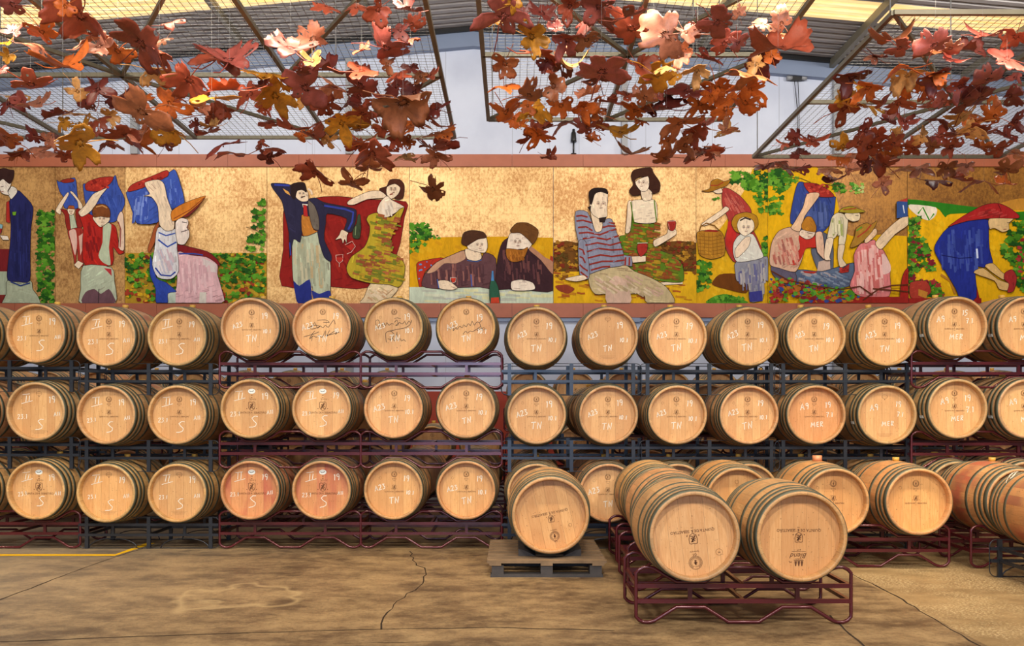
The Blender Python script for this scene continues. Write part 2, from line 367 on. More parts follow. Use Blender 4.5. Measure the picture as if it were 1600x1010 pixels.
# ------------------------------------------------------------------ painted mural panels on the back wall
random.seed(5)
def smooth(pts, n=3):
    out = []; N = len(pts)
    for i in range(N):
        p0, p1, p2, p3 = pts[i - 1], pts[i], pts[(i + 1) % N], pts[(i + 2) % N]
        for k in range(n):
            t = k / n
            q = []
            for a in (0, 1):
                m1 = (p2[a] - p0[a]) * .38; m2 = (p3[a] - p1[a]) * .38
                q.append((2 * t**3 - 3 * t**2 + 1) * p1[a] + (t**3 - 2 * t**2 + t) * m1 + (-2 * t**3 + 3 * t**2) * p2[a] + (t**3 - t**2) * m2)
            out.append(tuple(q))
    return out
def pts_of(s): return [tuple(float(v) for v in q.split(',')) for q in s.split()]
class Panel:
    """painting on a board; coordinates are quarter pixels of the photo measured from (ox, 240)"""
    def __init__(s, name, ox, x0, x1, label, goldm):
        s.mb = MB(); s.ox = ox; s.y = WY - .042; s.label = label; s.x0 = x0; s.x1 = x1; s.g = goldm; s.k = 0
        a, b_ = s.P((x0, 0)), s.P((x1, 0)); top, bot = wz(262), wz(475)
        s.mb.box(a[0] + .004, b_[0] - .004, WY - .04, WY - .001, bot, top, 1)
    def P(s, p): return (wx(s.ox + p[0] / 4), wz(240 + p[1] / 4))
    def clip(s, p):
        return (min(max(p[0], s.x0 + 1), s.x1 - 1), min(max(p[1], 90), 938))
    def a(s, c, pts, sm=True, line=True, w=2.6, lc='2c1a18'):
        if isinstance(pts, str): pts = pts_of(pts)
        if sm and len(pts) > 4: pts = smooth(pts, 3)
        pts = [s.clip(p) for p in pts]
        q = []
        for p in pts:
            if not q or (abs(p[0] - q[-1][0]) + abs(p[1] - q[-1][1])) > .6: q.append(p)
        s.k += 1; s.y = WY - .042 - s.k * .00005
        try: s.mb.poly([s.P(p) for p in q], s.y, s2l(c))
        except Exception: return
        if line and len(q) > 6: s.shade(c, q)
        if line: s.l(lc, q + [q[0]], w)
    def shade(s, c, q):
        xs = [p[0] for p in q]; ys = [p[1] for p in q]; x0, x1, y0, y1 = min(xs), max(xs), min(ys), max(ys); ar = (x1 - x0) * (y1 - y0)
        if ar < 900: return
        mx = sum(xs) / len(q); my = sum(ys) / len(q); sxx = sum((a - mx) ** 2 for a in xs); syy = sum((a - my) ** 2 for a in ys); sxy = sum((p[0] - mx) * (p[1] - my) for p in q)
        th = .5 * math.atan2(2 * sxy, sxx - syy); dx, dy = math.cos(th), math.sin(th); L = min(46, max(10, math.sqrt(ar) * .16)); ins = inpoly(q)
        rgb = [int(c[i:i + 2], 16) for i in (0, 2, 4)]
        for _ in range(int(min(90, 8 + ar / 900))):
            x, y = random.uniform(x0, x1), random.uniform(y0, y1); ex, ey = x + dx * L, y + dy * L
            if not (ins(x, y) and ins(ex, ey) and ins(x - dy * 5, y + dx * 5) and ins(x + dy * 5, y - dx * 5)): continue
            side = ((x - mx) * -dy + (y - my) * dx) / (math.sqrt(min(sxx, syy) / len(q)) + 8)      # one flank of each form is painted darker
            if -dy > 0: side = -side
            k_ = 1 - .13 * max(-1, min(1.4, -side)) + random.uniform(-.09, .07)
            cc = '%02x%02x%02x' % tuple(int(max(0, min(255, v * k_ ** (1.0 if j == 0 else 1.2)))) for j, v in enumerate(rgb))
            s.l(cc, [(x, y), ((x + ex) / 2 + random.uniform(-2, 2), (y + ey) / 2 + random.uniform(-2, 2)), (ex, ey)], random.uniform(4, 9))
    def l(s, c, pts, w=3.0):
        if isinstance(pts, str): pts = pts_of(pts)
        pts = [s.clip(p) for p in pts]; s.k += 1; s.y = WY - .042 - s.k * .00005
        s.mb.ribbon([s.P(p) for p in pts], w / 4 / WS, s.y, 0, s2l(c))
    def rect(s, c, x0, y0, x1, y1): s.a(c, [(x0, y0), (x1, y0), (x1, y1), (x0, y1)], False, False)
    def blobs(s, cols, x0, y0, x1, y1, n, r0, r1, inside=None, leaf=True):
        for _ in range(n):
            x, y = random.uniform(x0, x1), random.uniform(y0, y1)
            if inside and not inside(x, y): continue
            r = random.uniform(r0, r1); a0 = random.random() * 6.28; N = 9 if leaf else 7; pp = []
            for j in range(N):
                rr = r * ((1.0 if j % 2 == 0 else .55) if leaf else random.uniform(.5, 1)); a = a0 + j * 2 * math.pi / N
                pp.append((x + rr * math.cos(a) * 1.1, y + rr * math.sin(a) * .85))
            s.a(random.choice(cols), pp, False, False)
    def strokes(s, cols, n, x0, y0, x1, y1, dx, dy, w, inside=None):
        rgb = [[int(c[i:i + 2], 16) for i in (0, 2, 4)] for c in cols]; mn = [sum(c[i] for c in rgb) / len(rgb) for i in range(3)]
        cols = ['%02x%02x%02x' % tuple(int(c[i] * .6 + mn[i] * .4) for i in range(3)) for c in rgb]; n = int(n * 1.5); w *= 1.15; x0 -= abs(dx) * .3; y0 -= abs(dy) * .3; y1 += abs(dy) * .25
        for _ in range(n):
            x, y = random.uniform(x0, x1), random.uniform(y0, y1)
            if inside and not inside(x, y): continue
            s.l(random.choice(cols), [(x, y), (x + dx / 2 + random.uniform(-3, 3), y + dy / 2 + random.uniform(-4, 4)), (x + dx, y + dy)], random.uniform(w * .6, w * 1.5))
    def face(s, x, y, r, c='3a2420'):
        for e in (-.40, .32):
            s.a('c09a7e', [(x + e * r + r * .24 * math.cos(a), y - r * .06 + r * .17 * math.sin(a)) for a in (0, 1, 2, 3, 4, 5)], True, False)
            s.l(c, [(x + (e - .2) * r, y - r * .28), (x + e * r, y - r * .36), (x + (e + .2) * r, y - r * .27)], 2.6)
            s.l('f4ece0', [(x + (e - .14) * r, y - r * .04), (x + (e + .14) * r, y - r * .04)], 3.2)
            s.l(c, [(x + (e - .04) * r, y - r * .05), (x + (e + .08) * r, y - r * .05)], 3.6); s.l(c, [(x + (e - .18) * r, y - r * .12), (x + (e + .18) * r, y - r * .12)], 2.0)
        s.l('7a3a30', [(x - r * .2, y + r * .55), (x + r * .25, y + r * .52)], 3.4); s.l('a06a58', [(x, y - r * .1), (x + r * .08, y + r * .25), (x - r * .08, y + r * .28)], 2.2)
    def done(s):
        me = s.mb.mesh('mural_painting', ['paint', s.g]); return thing('mural_painting', s.label, 'painting', 'painted panels of the long mural', me=me)
def inpoly(poly):
    P = pts_of(poly) if isinstance(poly, str) else poly
    def f(x, y):
        c = False; j = len(P) - 1
        for i in range(len(P)):
            if (P[i][1] > y) != (P[j][1] > y) and x < (P[j][0] - P[i][0]) * (y - P[i][1]) / (P[j][1] - P[i][1]) + P[i][0]: c = not c
            j = i
        return c
    return f
GR = ['3f7a1c', '2f6416', '579426', '1f4f18', '6aa030', '487f1a']
AU = GR + ['b9962a', '9c3a24', '7a2a20', 'd0a41e', '8a6a20']
SK = 'ead2b4'
# --- left-hand panel with the man in the navy coat and the vine strip
p = Panel('a', 0, -130, 352, 'painting of a man in a long navy coat beside a vine strip', 'gold2')
p.rect('7a2226', -130, 600, 72, 740); p.rect('a9b39a', -130, 740, 60, 885); p.rect('7c2a26', -130, 885, 50, 938)
p.blobs(GR, 250, 365, 348, 935, 230, 12, 24)
p.a('a9b196', '60,790 200,795 215,850 250,900 250,955 30,955 50,880')
p.a('26285c', '120,235 160,265 218,340 205,470 200,640 198,800 130,805 60,795 60,700 75,560 80,440 70,330 75,290')
p.strokes(['31387a', '1d1e48'], 26, 85, 300, 180, 600, 4, 150, 5, inpoly('90,300 190,330 190,500 190,760 80,760 90,500'))
p.a('e2d9cc', '60,250 85,210 115,225 118,250 85,290 70,275'); p.a('b03028', '52,310 70,300 75,440 50,430')
p.a('efe2d2', '0,185 30,165 55,178 82,190 75,215 60,240 70,265 45,262 20,250 5,215 -20,200')
p.a('3a2220', '-40,110 0,105 40,98 75,108 100,112 95,160 75,195 50,180 30,165 0,185 -40,180')
p.l('4a2c28', '15,215 35,210', 4); p.l('9a4a40', '18,245 35,244', 4)
p.a('6aa028', '88,370 115,368 110,392 92,392'); p.a('efe0cc', '10,515 60,520 70,545 30,545'); p.a('8ab8c0', '0,440 30,450 22,500 5,510'); p.a('a03030', '0,470 26,475 20,500 5,508', line=False)
p.l('2c3c78', '80,805 140,830 200,812', 8); p.done()
# --- grape pickers with raised baskets
p = Panel('b', 0, 352, 788, 'painting of two pickers in red tops carrying blue baskets on their heads', 'gold2')
p.a('3c55a8', '362,170 385,182 475,155 490,250 495,345 410,345 405,280 380,240'); p.a('8c2a20', '385,175 430,160 470,165 465,182 410,188')
p.a(SK, '410,270 432,245 437,262 395,340 385,385 355,362 375,320'); p.a(SK, '445,245 465,245 520,320 520,355 500,352 490,300')
p.a('8e261e', '385,350 430,360 440,380 485,470 430,482 415,420 410,385'); p.a('8e261e', '480,360 510,350 520,400 525,460 490,465')
p.a('b8c0a4', '440,385 470,385 490,465 450,475'); p.a(SK, '430,350 475,350 470,380 450,390 435,378'); p.a('a0522a', '428,348 440,328 470,330 476,352')
p.a('a03228', '432,485 520,470 540,560 530,700 500,700 490,600 480,715 465,640 450,560'); p.a('d8b0a0', '440,490 480,480 490,560 478,640 460,580', line=False); p.a('dcae9c', '500,520 530,500 532,580 510,640', line=False)
p.a(SK, '470,700 495,672 530,690 500,725'); p.face(452, 368, 18)
p.a('3a52a6', '527,200 560,195 700,165 730,140 745,200 790,290 780,340 740,420 700,435 600,430 570,380 545,330')
p.strokes(['4d68be', '2b4090'], 16, 580, 260, 720, 330, 20, 60, 8); p.a('a22c22', '540,205 560,180 630,155 715,150 700,190 640,235 600,242 550,235')
p.blobs(['c03c2c', '7c1c18', 'b03426'], 560, 170, 690, 225, 40, 8, 14, leaf=False)
p.a('b0241c', '505,385 560,380 600,400 640,450 700,440 735,470 750,560 785,620 750,632 715,590 710,700 540,700 525,560 530,470')
p.strokes(['8c1a18', 'c83028', '74181a'], 34, 530, 420, 640, 600, 10, 60, 10, inpoly('540,420 640,460 640,640 540,660'))
p.a('b8c2a4', '655,450 705,450 690,590 700,700 650,682 625,640 650,560', line=False)
p.a(SK, '640,235 680,220 640,270 600,340 560,380 520,400 500,370 540,330 590,260'); p.a('e2c4ac', '760,370 780,390 788,600 750,592 760,470 740,420'); p.l('8c3a34', '748,430 765,480 760,590', 6)
p.a('b4bca2', '530,705 705,715 725,800 730,950 515,950 515,850'); p.a('6c4c54', '525,940 545,870 600,850 640,880 690,850 722,900 722,938', line=False); p.a('b0343a', '660,720 705,725 708,770 680,740', line=False); p.l('3c3030', '628,850 625,938', 5)
p.a(SK, '590,400 690,400 690,430 640,465 610,440'); p.a('7a4420', '590,350 620,322 670,325 697,360 695,405 640,398 600,405 588,380'); p.l('c08a50', '610,340 650,330 680,345', 8)
p.face(648, 415, 34); p.done()
# --- woman with the blue crate
p = Panel('c', 0, 788, 1672, 'painting of a woman in a pink shawl and orange hat lifting a blue crate', 'gold1')
p.rect('b08a28', 788, 625, 1672, 940); p.blobs(AU, 795, 630, 1665, 935, 560, 10, 24, leaf=False); p.blobs(GR, 795, 635, 1665, 800, 150, 14, 26)
p.blobs(GR, 1530, 295, 1668, 625, 60, 14, 28, lambda x, y: x > 1530 + abs(y - 540) * .35)
p.l('4a3a1c', '1545,465 1600,480 1668,520', 3)
p.a('a0522c', '975,470 1005,430 1000,490 980,560 945,625 935,600 960,520')
p.a('3e58ae', '800,250 850,240 900,200 1060,130 1110,115 1165,310 1100,350 990,440 880,445 860,430 830,340')
p.strokes(['6a86d0', '2e44a0', '8ea4e0', '23389a'], 30, 850, 270, 940, 350, -6, 80, 10); p.strokes(['6a86d0', '2e44a0'], 16, 1070, 180, 1130, 260, 8, 70, 9)
p.a('a62e24', '810,240 840,200 960,150 1055,112 1060,150 950,200 900,225 830,245'); p.blobs(['c84838', '7c1c18'], 850, 150, 1030, 215, 26, 8, 14, lambda x, y: abs(y - (240 - (x - 820) * .45)) < 20, leaf=False)
p.a('7e1c20', '1120,575 1200,590 1310,620 1370,670 1385,710 1330,680 1250,650 1120,630')
p.a('dcb0b4', '1120,620 1200,640 1300,652 1370,700 1370,760 1395,850 1395,950 1060,950 1060,880 1110,860 1120,760')
p.a('d8c8c4', '1270,655 1360,695 1365,750 1280,740', line=False); p.a('b8c4b4', '1060,882 1110,862 1110,950 1060,950', line=False); p.a('d4ccc0', '1260,872 1300,872 1300,950 1255,950', line=False)
p.strokes(['e6c2c4', 'c89aa2'], 30, 1130, 680, 1330, 820, 6, 90, 12); p.l('3a4a9a', '1130,632 1220,632 1280,640', 8)
p.a('2e46a0', '955,640 990,780 1050,810 1110,860 1110,870 1062,880 1060,950 990,950 985,850 950,760')
p.a('d8d6d8', '1000,470 1110,480 1120,600 1130,740 1080,790 1000,780 965,700 980,600'); p.l('3450a8', '1005,500 1050,520 1108,505', 8); p.l('3450a8', '1002,545 1060,590 1115,560', 10)
p.strokes(['b8bccc', 'f0e6e0', 'c8a8b0'], 22, 1000, 620, 1080, 690, 20, 60, 10); p.l('2c4098', '985,720 1020,765 1080,770 1110,745', 9)
p.a(SK, '920,190 1000,172 1040,200 1060,290 1100,400 1100,480 1050,490 1010,450 1000,340 960,280 910,275 950,262 935,235'); p.l('b08870', '960,200 990,230', 3); p.l('b08870', '945,215 975,245', 3)
p.a('e8d8cc', '1110,440 1140,410 1185,420 1190,450 1180,470 1195,490 1195,530 1165,575 1125,570 1112,510'); p.l('3a2a30', '1145,498 1190,484', 5); p.l('3a2a30', '1150,435 1180,440', 5); p.l('8a5a60', '1185,455 1190,475', 4)
p.a('7c2a24', '1150,410 1300,275 1245,350 1192,400'); p.a('cc7a28', '1085,370 1160,320 1300,272 1240,340 1160,400 1092,432'); p.l('8a3a1c', '1100,415 1200,360 1290,285', 5); p.done()
# --- standing couple
p = Panel('d', 400, 72, 960, 'painting of a couple, he in navy jacket, she in floral dress, on red cloth', 'gold1')
p.a('8e1e1a', '175,370 210,340 380,280 520,272 700,290 940,305 930,400 880,640 700,840 470,835 165,830 175,600')
p.strokes(['a8281e', '741616', '9c241c'], 60, 190, 400, 680, 760, 30, 60, 12, inpoly('200,400 700,320 700,700 560,800 200,800'))
p.a('b9c0a4', '235,480 300,522 395,485 430,540 455,640 470,700 470,870 470,940 380,940 345,780 330,940 270,940 235,780 230,600')
p.strokes(['d0c8a8', '8e9684', 'a4ac94', 'c8a878'], 36, 245, 540, 430, 720, 6, 110, 12, inpoly('245,520 420,540 460,860 370,880 345,740 300,880 240,740'))
p.a('27307e', '240,800 275,830 340,790 352,890 350,940 268,940 250,880', line=False); p.a('2c3688', '352,860 400,880 465,860 470,940 380,940', line=False)
p.a('2a2742', '105,190 220,200 235,260 290,300 370,280 430,310 580,340 630,360 625,430 600,495 555,480 570,410 450,380 440,440 430,540 475,640 470,680 430,650 400,560 380,480 300,482 280,560 240,540 215,660 210,500 180,360 165,300 108,220')
p.l('34409c', '120,200 215,205', 12); p.l('34409c', '430,330 560,352 612,372 605,430 580,480', 12); p.l('34409c', '215,560 222,640', 7)
p.a('d9a050', '172,222 210,245 220,268 190,250', line=False)
p.a('c07a30', '290,390 340,400 365,480 392,490 300,520'); p.a('6c6258', '330,300 370,330 395,400 398,480 360,470 340,400'); p.a('e4dcd0', '292,318 330,322 320,350 300,352'); p.a('b02828', '300,325 322,330 330,400 302,395')
p.a(SK, '250,240 300,218 330,250 330,300 290,305 255,280'); p.a('2a1c1c', '225,200 280,185 310,192 322,248 295,232 262,240 248,290 225,272'); p.face(292, 258, 30); p.l('2a1c1c', '285,282 312,272', 6); p.l(SK, '330,225 350,240 355,262', 12)
p.a(SK, '540,480 580,500 572,520 570,565 558,540 548,568 536,535 500,545 525,512')
p.a('3a4630', '640,390 655,390 660,470 650,535 610,530 610,480 632,440'); p.l('8a9a70', '628,460 624,515', 4)
p.l('e8c0b0', '503,640 548,635 545,675 525,690 507,672 503,640', 3); p.l('e8c0b0', '525,690 525,712', 3); p.a('b83028', '507,655 546,655 542,675 525,686 510,674', line=False); p.l('e8c0b0', '560,575 605,552 625,585 600,620', 3); p.l('e8c0b0', '600,620 572,632', 3); p.a('b02a22', '565,585 610,565 620,590 598,612', line=False)
p.a('e2c8a0', '720,815 830,815 890,842 870,880 800,938 655,938 680,900'); p.l('a87850', '860,850 760,938', 4); p.strokes(['f0dcc0', 'c89870', 'c0b080'], 14, 700, 840, 800, 900, 30, 20, 9)
p.a('4a2418', '820,210 840,170 900,168 930,205 920,285 870,288 880,240 830,240 820,268 785,260 775,225')
p.a(SK, '575,310 600,290 700,245 780,240 820,280 700,292 620,325 580,325'); p.a(SK, '822,215 870,195 905,220 890,262 850,290 820,262'); p.a('e8d4bc', '820,270 850,295 880,310 930,340 900,360 830,402 790,402 760,365 780,310')
p.strokes(['c0b0a0', 'f4e6d4'], 14, 790, 320, 850, 350, 10, 40, 7)
p.a('b8a02c', '760,375 790,405 850,402 900,355 930,345 900,420 870,470 855,520 830,610 900,650 935,710 920,810 890,840 830,822 720,815 600,780 570,720 600,650 680,590 710,520 715,460 695,420 710,390')
di = inpoly('760,385 850,410 905,370 860,480 825,610 890,650 925,710 910,805 830,810 720,800 605,770 585,720 610,660 690,600 720,520 725,460 705,420 720,395')
p.strokes(['a04438', 'd8b828', '6c8c24', 'b85a40', '8e3830', 'c8a828', '5a7a20'], 210, 580, 380, 900, 800, 40, 8, 12, di)
p.face(862, 232, 34); p.l('8c2c24', '840,262 858,258', 6); p.done()
# --- two men at the table
p = Panel('e', 400, 960, 1857, 'painting of two men in caps leaning on a table with a bottle', 'gold1')
p.a('d8a012', '960,545 1100,530 1200,525 1540,522 1857,530 1857,850 960,850', False, False); p.strokes(['e2b020', 'c88c10'], 40, 970, 560, 1780, 720, 40, 20, 16)
p.blobs(GR, 965, 440, 1095, 620, 70, 12, 24, lambda x, y: y < 600 - (x - 960) * .9 + 60); p.blobs(GR, 1090, 510, 1150, 535, 8, 8, 14)
p.a('b03020', '1005,695 1060,670 1180,655 1060,740 1040,830 1020,830'); p.blobs(['5a90c8'], 1010, 670, 1130, 800, 14, 6, 10, inpoly('1010,700 1060,680 1150,665 1060,740 1040,820 1022,820'), leaf=False)
p.a('a63a24', '1840,640 1857,650 1857,740 1830,700', line=False)
p.rect('c4cfb8', 960, 838, 1857, 938); p.strokes(['aab0a4', 'd8dcc0', 'e0dca0', 'b4b8c0'], 30, 970, 855, 1780, 925, 90, 4, 12)
p.a('624044', '1310,605 1220,640 1130,682 1060,750 1038,830 1140,850 1260,842 1400,838 1490,842 1500,662 1430,622 1400,672 1320,662')
p.a('c89a7c', '1300,612 1220,642 1130,685 1070,750 1120,740 1180,690 1250,690 1310,660', line=False); p.strokes(['8a5650', '4a2c34', 'b47868', '3c2630'], 60, 1080, 680, 1420, 760, 4, 60, 9, inpoly('1080,760 1200,690 1400,690 1480,700 1480,800 1080,810'))
p.l('4a5a98', '1345,760 1350,835', 8); p.l('4a68a8', '1320,672 1380,680 1412,668', 5)
p.a('3c2228', '1500,842 1510,662 1540,560 1590,530 1620,600 1700,590 1760,620 1800,650 1855,700 1855,860 1720,860 1580,850')
p.a('b07e62', '1700,570 1790,640 1800,650 1855,682 1855,760 1780,670 1710,610', line=False); p.strokes(['5c363a', '2c1a22', '7a4a44'], 46, 1530, 620, 1780, 760, 3, 60, 9, inpoly('1530,600 1700,620 1780,680 1780,800 1520,820'))
p.a(SK, '1310,600 1400,622 1410,660 1375,676 1320,662'); p.a('ead6bc', '1320,580 1330,550 1400,520 1440,530 1448,590 1430,625 1380,618 1330,602')
p.a('4a2c1c', '1285,550 1300,500 1350,485 1420,495 1442,530 1390,540 1340,570 1320,582 1290,572'); p.face(1400, 578, 38)
p.a(SK, '1140,800 1200,798 1260,840 1230,856 1150,848'); p.l('4a68b0', '1135,790 1145,845', 6); p.a('c03a28', '1218,782 1252,782 1246,806 1230,812', line=False); p.l('f0e4d8', '1216,780 1254,780 1248,806 1230,814 1218,806 1216,780', 2)
p.a('ead8c4', '1580,520 1600,500 1660,500 1710,540 1725,570 1700,602 1650,602 1600,612 1565,602'); p.a('a0621e', '1600,600 1660,607 1700,590 1680,650 1650,677 1600,682 1568,655 1562,602'); p.strokes(['c47c2c', '7e4816'], 26, 1580, 615, 1670, 650, 6, 22, 5)
p.a('6a421c', '1590,482 1630,440 1700,440 1762,482 1757,532 1730,572 1700,542 1650,502 1600,502'); p.face(1636, 560, 40)
p.a('ecdcc8', '1596,805 1660,792 1730,812 1742,852 1670,862 1600,856'); p.l('a08474', '1610,845 1650,850', 3); p.l('a08474', '1220,835 1262,850', 3)
p.a('2c5a44', '1472,790 1490,790 1515,842 1525,938 1465,938 1460,842'); p.a('c04028', '1470,905 1518,902 1522,938 1468,938', line=False); p.a('4c82b8', '1474,738 1484,738 1488,800 1470,800', line=False); p.done()
# --- seated couple
p = Panel('f', 800, 257, 1148, 'painting of a man in striped sweater and a woman in green dress holding wine', 'gold1')
p.a('6c4418', '257,560 340,548 400,560 900,562 1040,548 1148,560 1148,760 257,760', False, False); p.blobs(['7a4a18', '9a6a20', '55340f', 'b48226', '7c2c18', '5a4418'], 260, 560, 1145, 750, 420, 10, 22)
p.rect('deac1a', 257, 742, 1148, 938); p.strokes(['c8921a', 'e8bc30', 'b87c18', '9a3c20'], 70, 262, 745, 1080, 930, 50, 5, 9); p.a('8c3a24', '270,830 340,825 390,850 350,880 290,860', line=False); p.blobs(['b48226', '7a4a18'], 260, 735, 1145, 790, 60, 8, 18)
p.a(SK, '910,810 1060,800 1062,820 930,828')
p.a('5c7e1e', '735,310 745,382 760,437 845,442 895,430 890,312 904,400 882,500 880,590 1000,640 1060,700 1067,800 1000,810 850,790 760,760 720,700 680,600 670,522 735,502')
di = inpoly('745,440 890,440 880,590 1000,645 1055,710 1055,795 860,780 760,750 720,690 685,600 680,525')
p.strokes(['8e3a26', 'c09a20', '4a7a18', 'a8502a', '7a9a24', '90301e', '54701a'], 250, 680, 440, 1020, 790, 38, 7, 11, di)
p.a('3e2014', '740,150 760,110 860,95 880,130 920,190 915,245 870,258 845,230 850,180 800,150 762,180 805,230 800,262 750,270 728,240 755,200')
p.a('efdcc0', '740,305 815,295 880,295 900,332 900,430 840,445 760,435 745,380'); p.a('e6d0b4', '800,240 840,225 870,250 866,296 815,302'); p.a('ead6be', '765,185 845,150 852,210 835,242 800,242')
p.a(SK, '720,310 745,306 745,380 735,490 705,502 714,400'); p.l('5c7e1e', '738,310 750,400 758,436', 7); p.l('5c7e1e', '884,300 892,380 898,430', 7); p.face(805, 192, 38)
p.a(SK, '880,550 960,510 970,480 1015,480 1020,512 960,552 890,590'); p.a('a42c24', '968,430 1015,428 1015,470 1000,490 975,482'); p.l('e8d8c8', '966,430 1017,428', 3); p.l('d8a090', '972,445 978,478', 3)
p.a('c2ae84', '480,760 600,720 700,700 760,740 860,780 960,840 1010,938 840,938 820,890 735,882 735,938 590,938 590,885 520,885 485,840')
p.a('cfae98', '590,830 640,770 700,795 730,860 735,938 590,938', line=False); p.strokes(['dccba8', 'a8946c', 'c8a090'], 46, 500, 770, 900, 860, 50, 30, 10, inpoly('500,770 700,730 860,800 960,870 960,930 850,930 740,870 520,870'))
p.a('8a8ca0', '395,370 470,375 520,490 580,420 620,420 650,500 690,620 700,700 600,720 520,745 480,760 430,750 415,700 420,600 395,480')
p.a('8a8ca0', '690,640 750,650 745,712 690,702'); p.a('8a8ca0', '412,560 460,560 482,740 470,792 420,760')
for sl in ('398,400 430,395 470,405', '400,430 440,425 495,440', '410,470 460,465 500,490', '415,505 470,500 545,515 610,490 650,480', '440,540 500,530 590,545 665,520', '455,580 530,565 610,580 680,560', '415,600 440,610 450,640', '465,620 540,600 620,610 690,605', '470,660 550,640 620,650 695,640', '420,650 440,660 455,690', '480,700 560,680 640,680 698,672', '420,700 440,720 470,740', '490,735 560,715 610,712', '600,440 640,445', '560,470 600,460 645,462', '705,655 702,705', '730,655 728,705', '425,745 450,765 470,780'):
    p.l('8e2c22', sl, 10); 
p.strokes(['a8acc0', '6c7088'], 26, 430, 420, 640, 700, 20, -3, 4, inpoly('430,420 620,440 680,640 640,700 480,740 430,600'))
p.a('ead0b0', '490,370 560,430 555,490 520,497 500,440'); p.a('ecd6ba', '480,250 530,225 590,235 595,290 590,350 590,400 560,430 530,410 500,390 482,350 485,300')
p.a('241816', '480,300 478,250 510,225 580,228 597,262 550,248 515,262 500,310 490,330'); p.a('241816', '470,345 490,335 487,372'); p.a('2c1c18', '540,412 585,405 575,437 545,437'); p.face(552, 325, 44)
p.a(SK, '335,785 440,765 465,790 400,806 340,797'); p.a(SK, '740,650 830,645 830,682 750,690'); p.a('a42c24', '780,575 840,572 835,620 800,652 780,622'); p.l('eadccc', '778,568 842,566', 3); p.done()
# --- woman with basket and child
p = Panel('g', 800, 1148, 1595, 'painting of a woman carrying a wicker basket behind a child in a straw hat', 'gold1')
p.a('d8a616', '1148,560 1200,540 1300,470 1350,400 1450,230 1500,100 1595,90 1595,938 1148,938', False, False); p.strokes(['e4b828', 'c89410'], 50, 1160, 560, 1560, 900, 30, 20, 14)
p.blobs(GR, 1365, 120, 1592, 250, 110, 14, 28, lambda x, y: y < 230 + (x - 1480) * .4); p.blobs(GR, 1480, 250, 1592, 370, 34, 12, 22, lambda x, y: x > 1500 + (y - 250) * .4); p.blobs(GR, 1560, 520, 1592, 650, 16, 12, 20); p.blobs(GR, 1152, 680, 1235, 860, 44, 14, 24)
p.a('4c8c24', '1210,938 1260,895 1340,882 1460,925 1450,938', line=False); p.blobs(GR, 1230, 895, 1440, 935, 30, 10, 18); p.blobs(GR, 1255, 280, 1300, 300, 4, 8, 14)
p.a('6a3a0e', '1245,820 1290,760 1400,755 1480,800 1460,875 1330,850', line=False)
p.a('a83a34', '1310,230 1345,222 1420,270 1480,340 1490,385 1440,420 1500,480 1560,640 1400,690 1340,620 1322,540 1350,430 1310,330'); p.strokes(['c45a4a', '8a2828', 'd07868'], 40, 1330, 260, 1430, 330, 24, 40, 8, inpoly('1320,240 1400,270 1470,350 1470,390 1330,380')); p.a('c02c26', '1345,430 1400,430 1385,660 1330,570', line=False)
p.a(SK, '1330,335 1350,360 1240,440 1190,456 1185,440 1300,360'); p.a(SK, '1245,230 1300,220 1310,250 1275,256 1250,240'); p.a('a06c1c', '1180,240 1230,225 1240,180 1280,163 1320,180 1360,170 1340,205 1290,225 1230,246'); p.l('a02c20', '1235,205 1280,205 1315,185', 6)
p.l('7c5014', '1160,510 1175,460 1210,440 1260,455 1300,495', 7); p.a('b07a24', '1150,500 1200,485 1300,490 1325,560 1320,640 1240,665 1170,640 1155,570')
for yy in range(520, 650, 22): p.l('7c5014', [(1160, yy), (1235, yy + 8), (1318, yy - 6)], 3)
for xx in range(1170, 1310, 26): p.l('8a5a1a', [(xx, 500), (xx + 4, 640)], 3)
p.a('8c1c18', '1190,492 1220,480 1270,484 1290,496', line=False)
p.a('8c8c98', '1395,680 1560,650 1595,660 1595,800 1562,790 1562,912 1480,930 1470,822 1400,802 1390,750'); p.strokes(['b8b0a4', '6a6a88', '4a4c88', 'c8beb0'], 50, 1400, 690, 1570, 800, 4, 70, 9, inpoly('1405,700 1560,680 1585,780 1555,900 1490,910 1480,810 1405,790')); p.a('3c3c88', '1475,870 1555,860 1560,925 1480,930', line=False)
p.a('d4d0c4', '1380,560 1420,510 1500,510 1540,590 1565,650 1500,672 1400,682 1375,622'); p.a('ead0b4', '1390,600 1450,530 1485,530 1470,590 1412,650 1390,652')
p.a('b07e20', '1365,440 1390,390 1460,372 1520,395 1532,450 1500,492 1450,512 1390,492'); p.a('ecd8bc', '1400,450 1415,415 1450,402 1500,425 1505,480 1450,522 1410,492'); p.l('2c1a14', '1418,425 1450,408 1485,420', 9); p.face(1456, 470, 38); p.done()
# --- pickers round the tub
p = Panel('h', 1200, -5, 864, 'painting of grape pickers lifting a large blue basket above a tub of grapes', 'gold3')
p.a('e0ac0e', '-5,180 60,120 200,60 300,90 400,200 430,310 470,500 520,520 700,510 862,520 862,938 -5,938', False, False); p.strokes(['ecbc1c', 'd09c0c'], 60, 10, 300, 820, 820, 30, 20, 16, lambda x, y: x < 360 or y > 530)
p.blobs(GR, 0, 110, 130, 250, 60, 16, 30, lambda x, y: y < 250 - abs(x - 60) * .5); p.blobs(GR, 0, 280, 85, 390, 26, 14, 26); p.blobs(GR, 100, 150, 180, 180, 14, 10, 18); p.blobs(GR, 400, 190, 470, 245, 20, 12, 22); p.blobs(['8cb84c', '4a8a2c', 'c0d080'], 480, 190, 600, 250, 16, 10, 18); p.l('5a4a1c', '120,150 200,160 260,185', 4); p.l('5a4a1c', '330,195 400,205 470,200', 4)
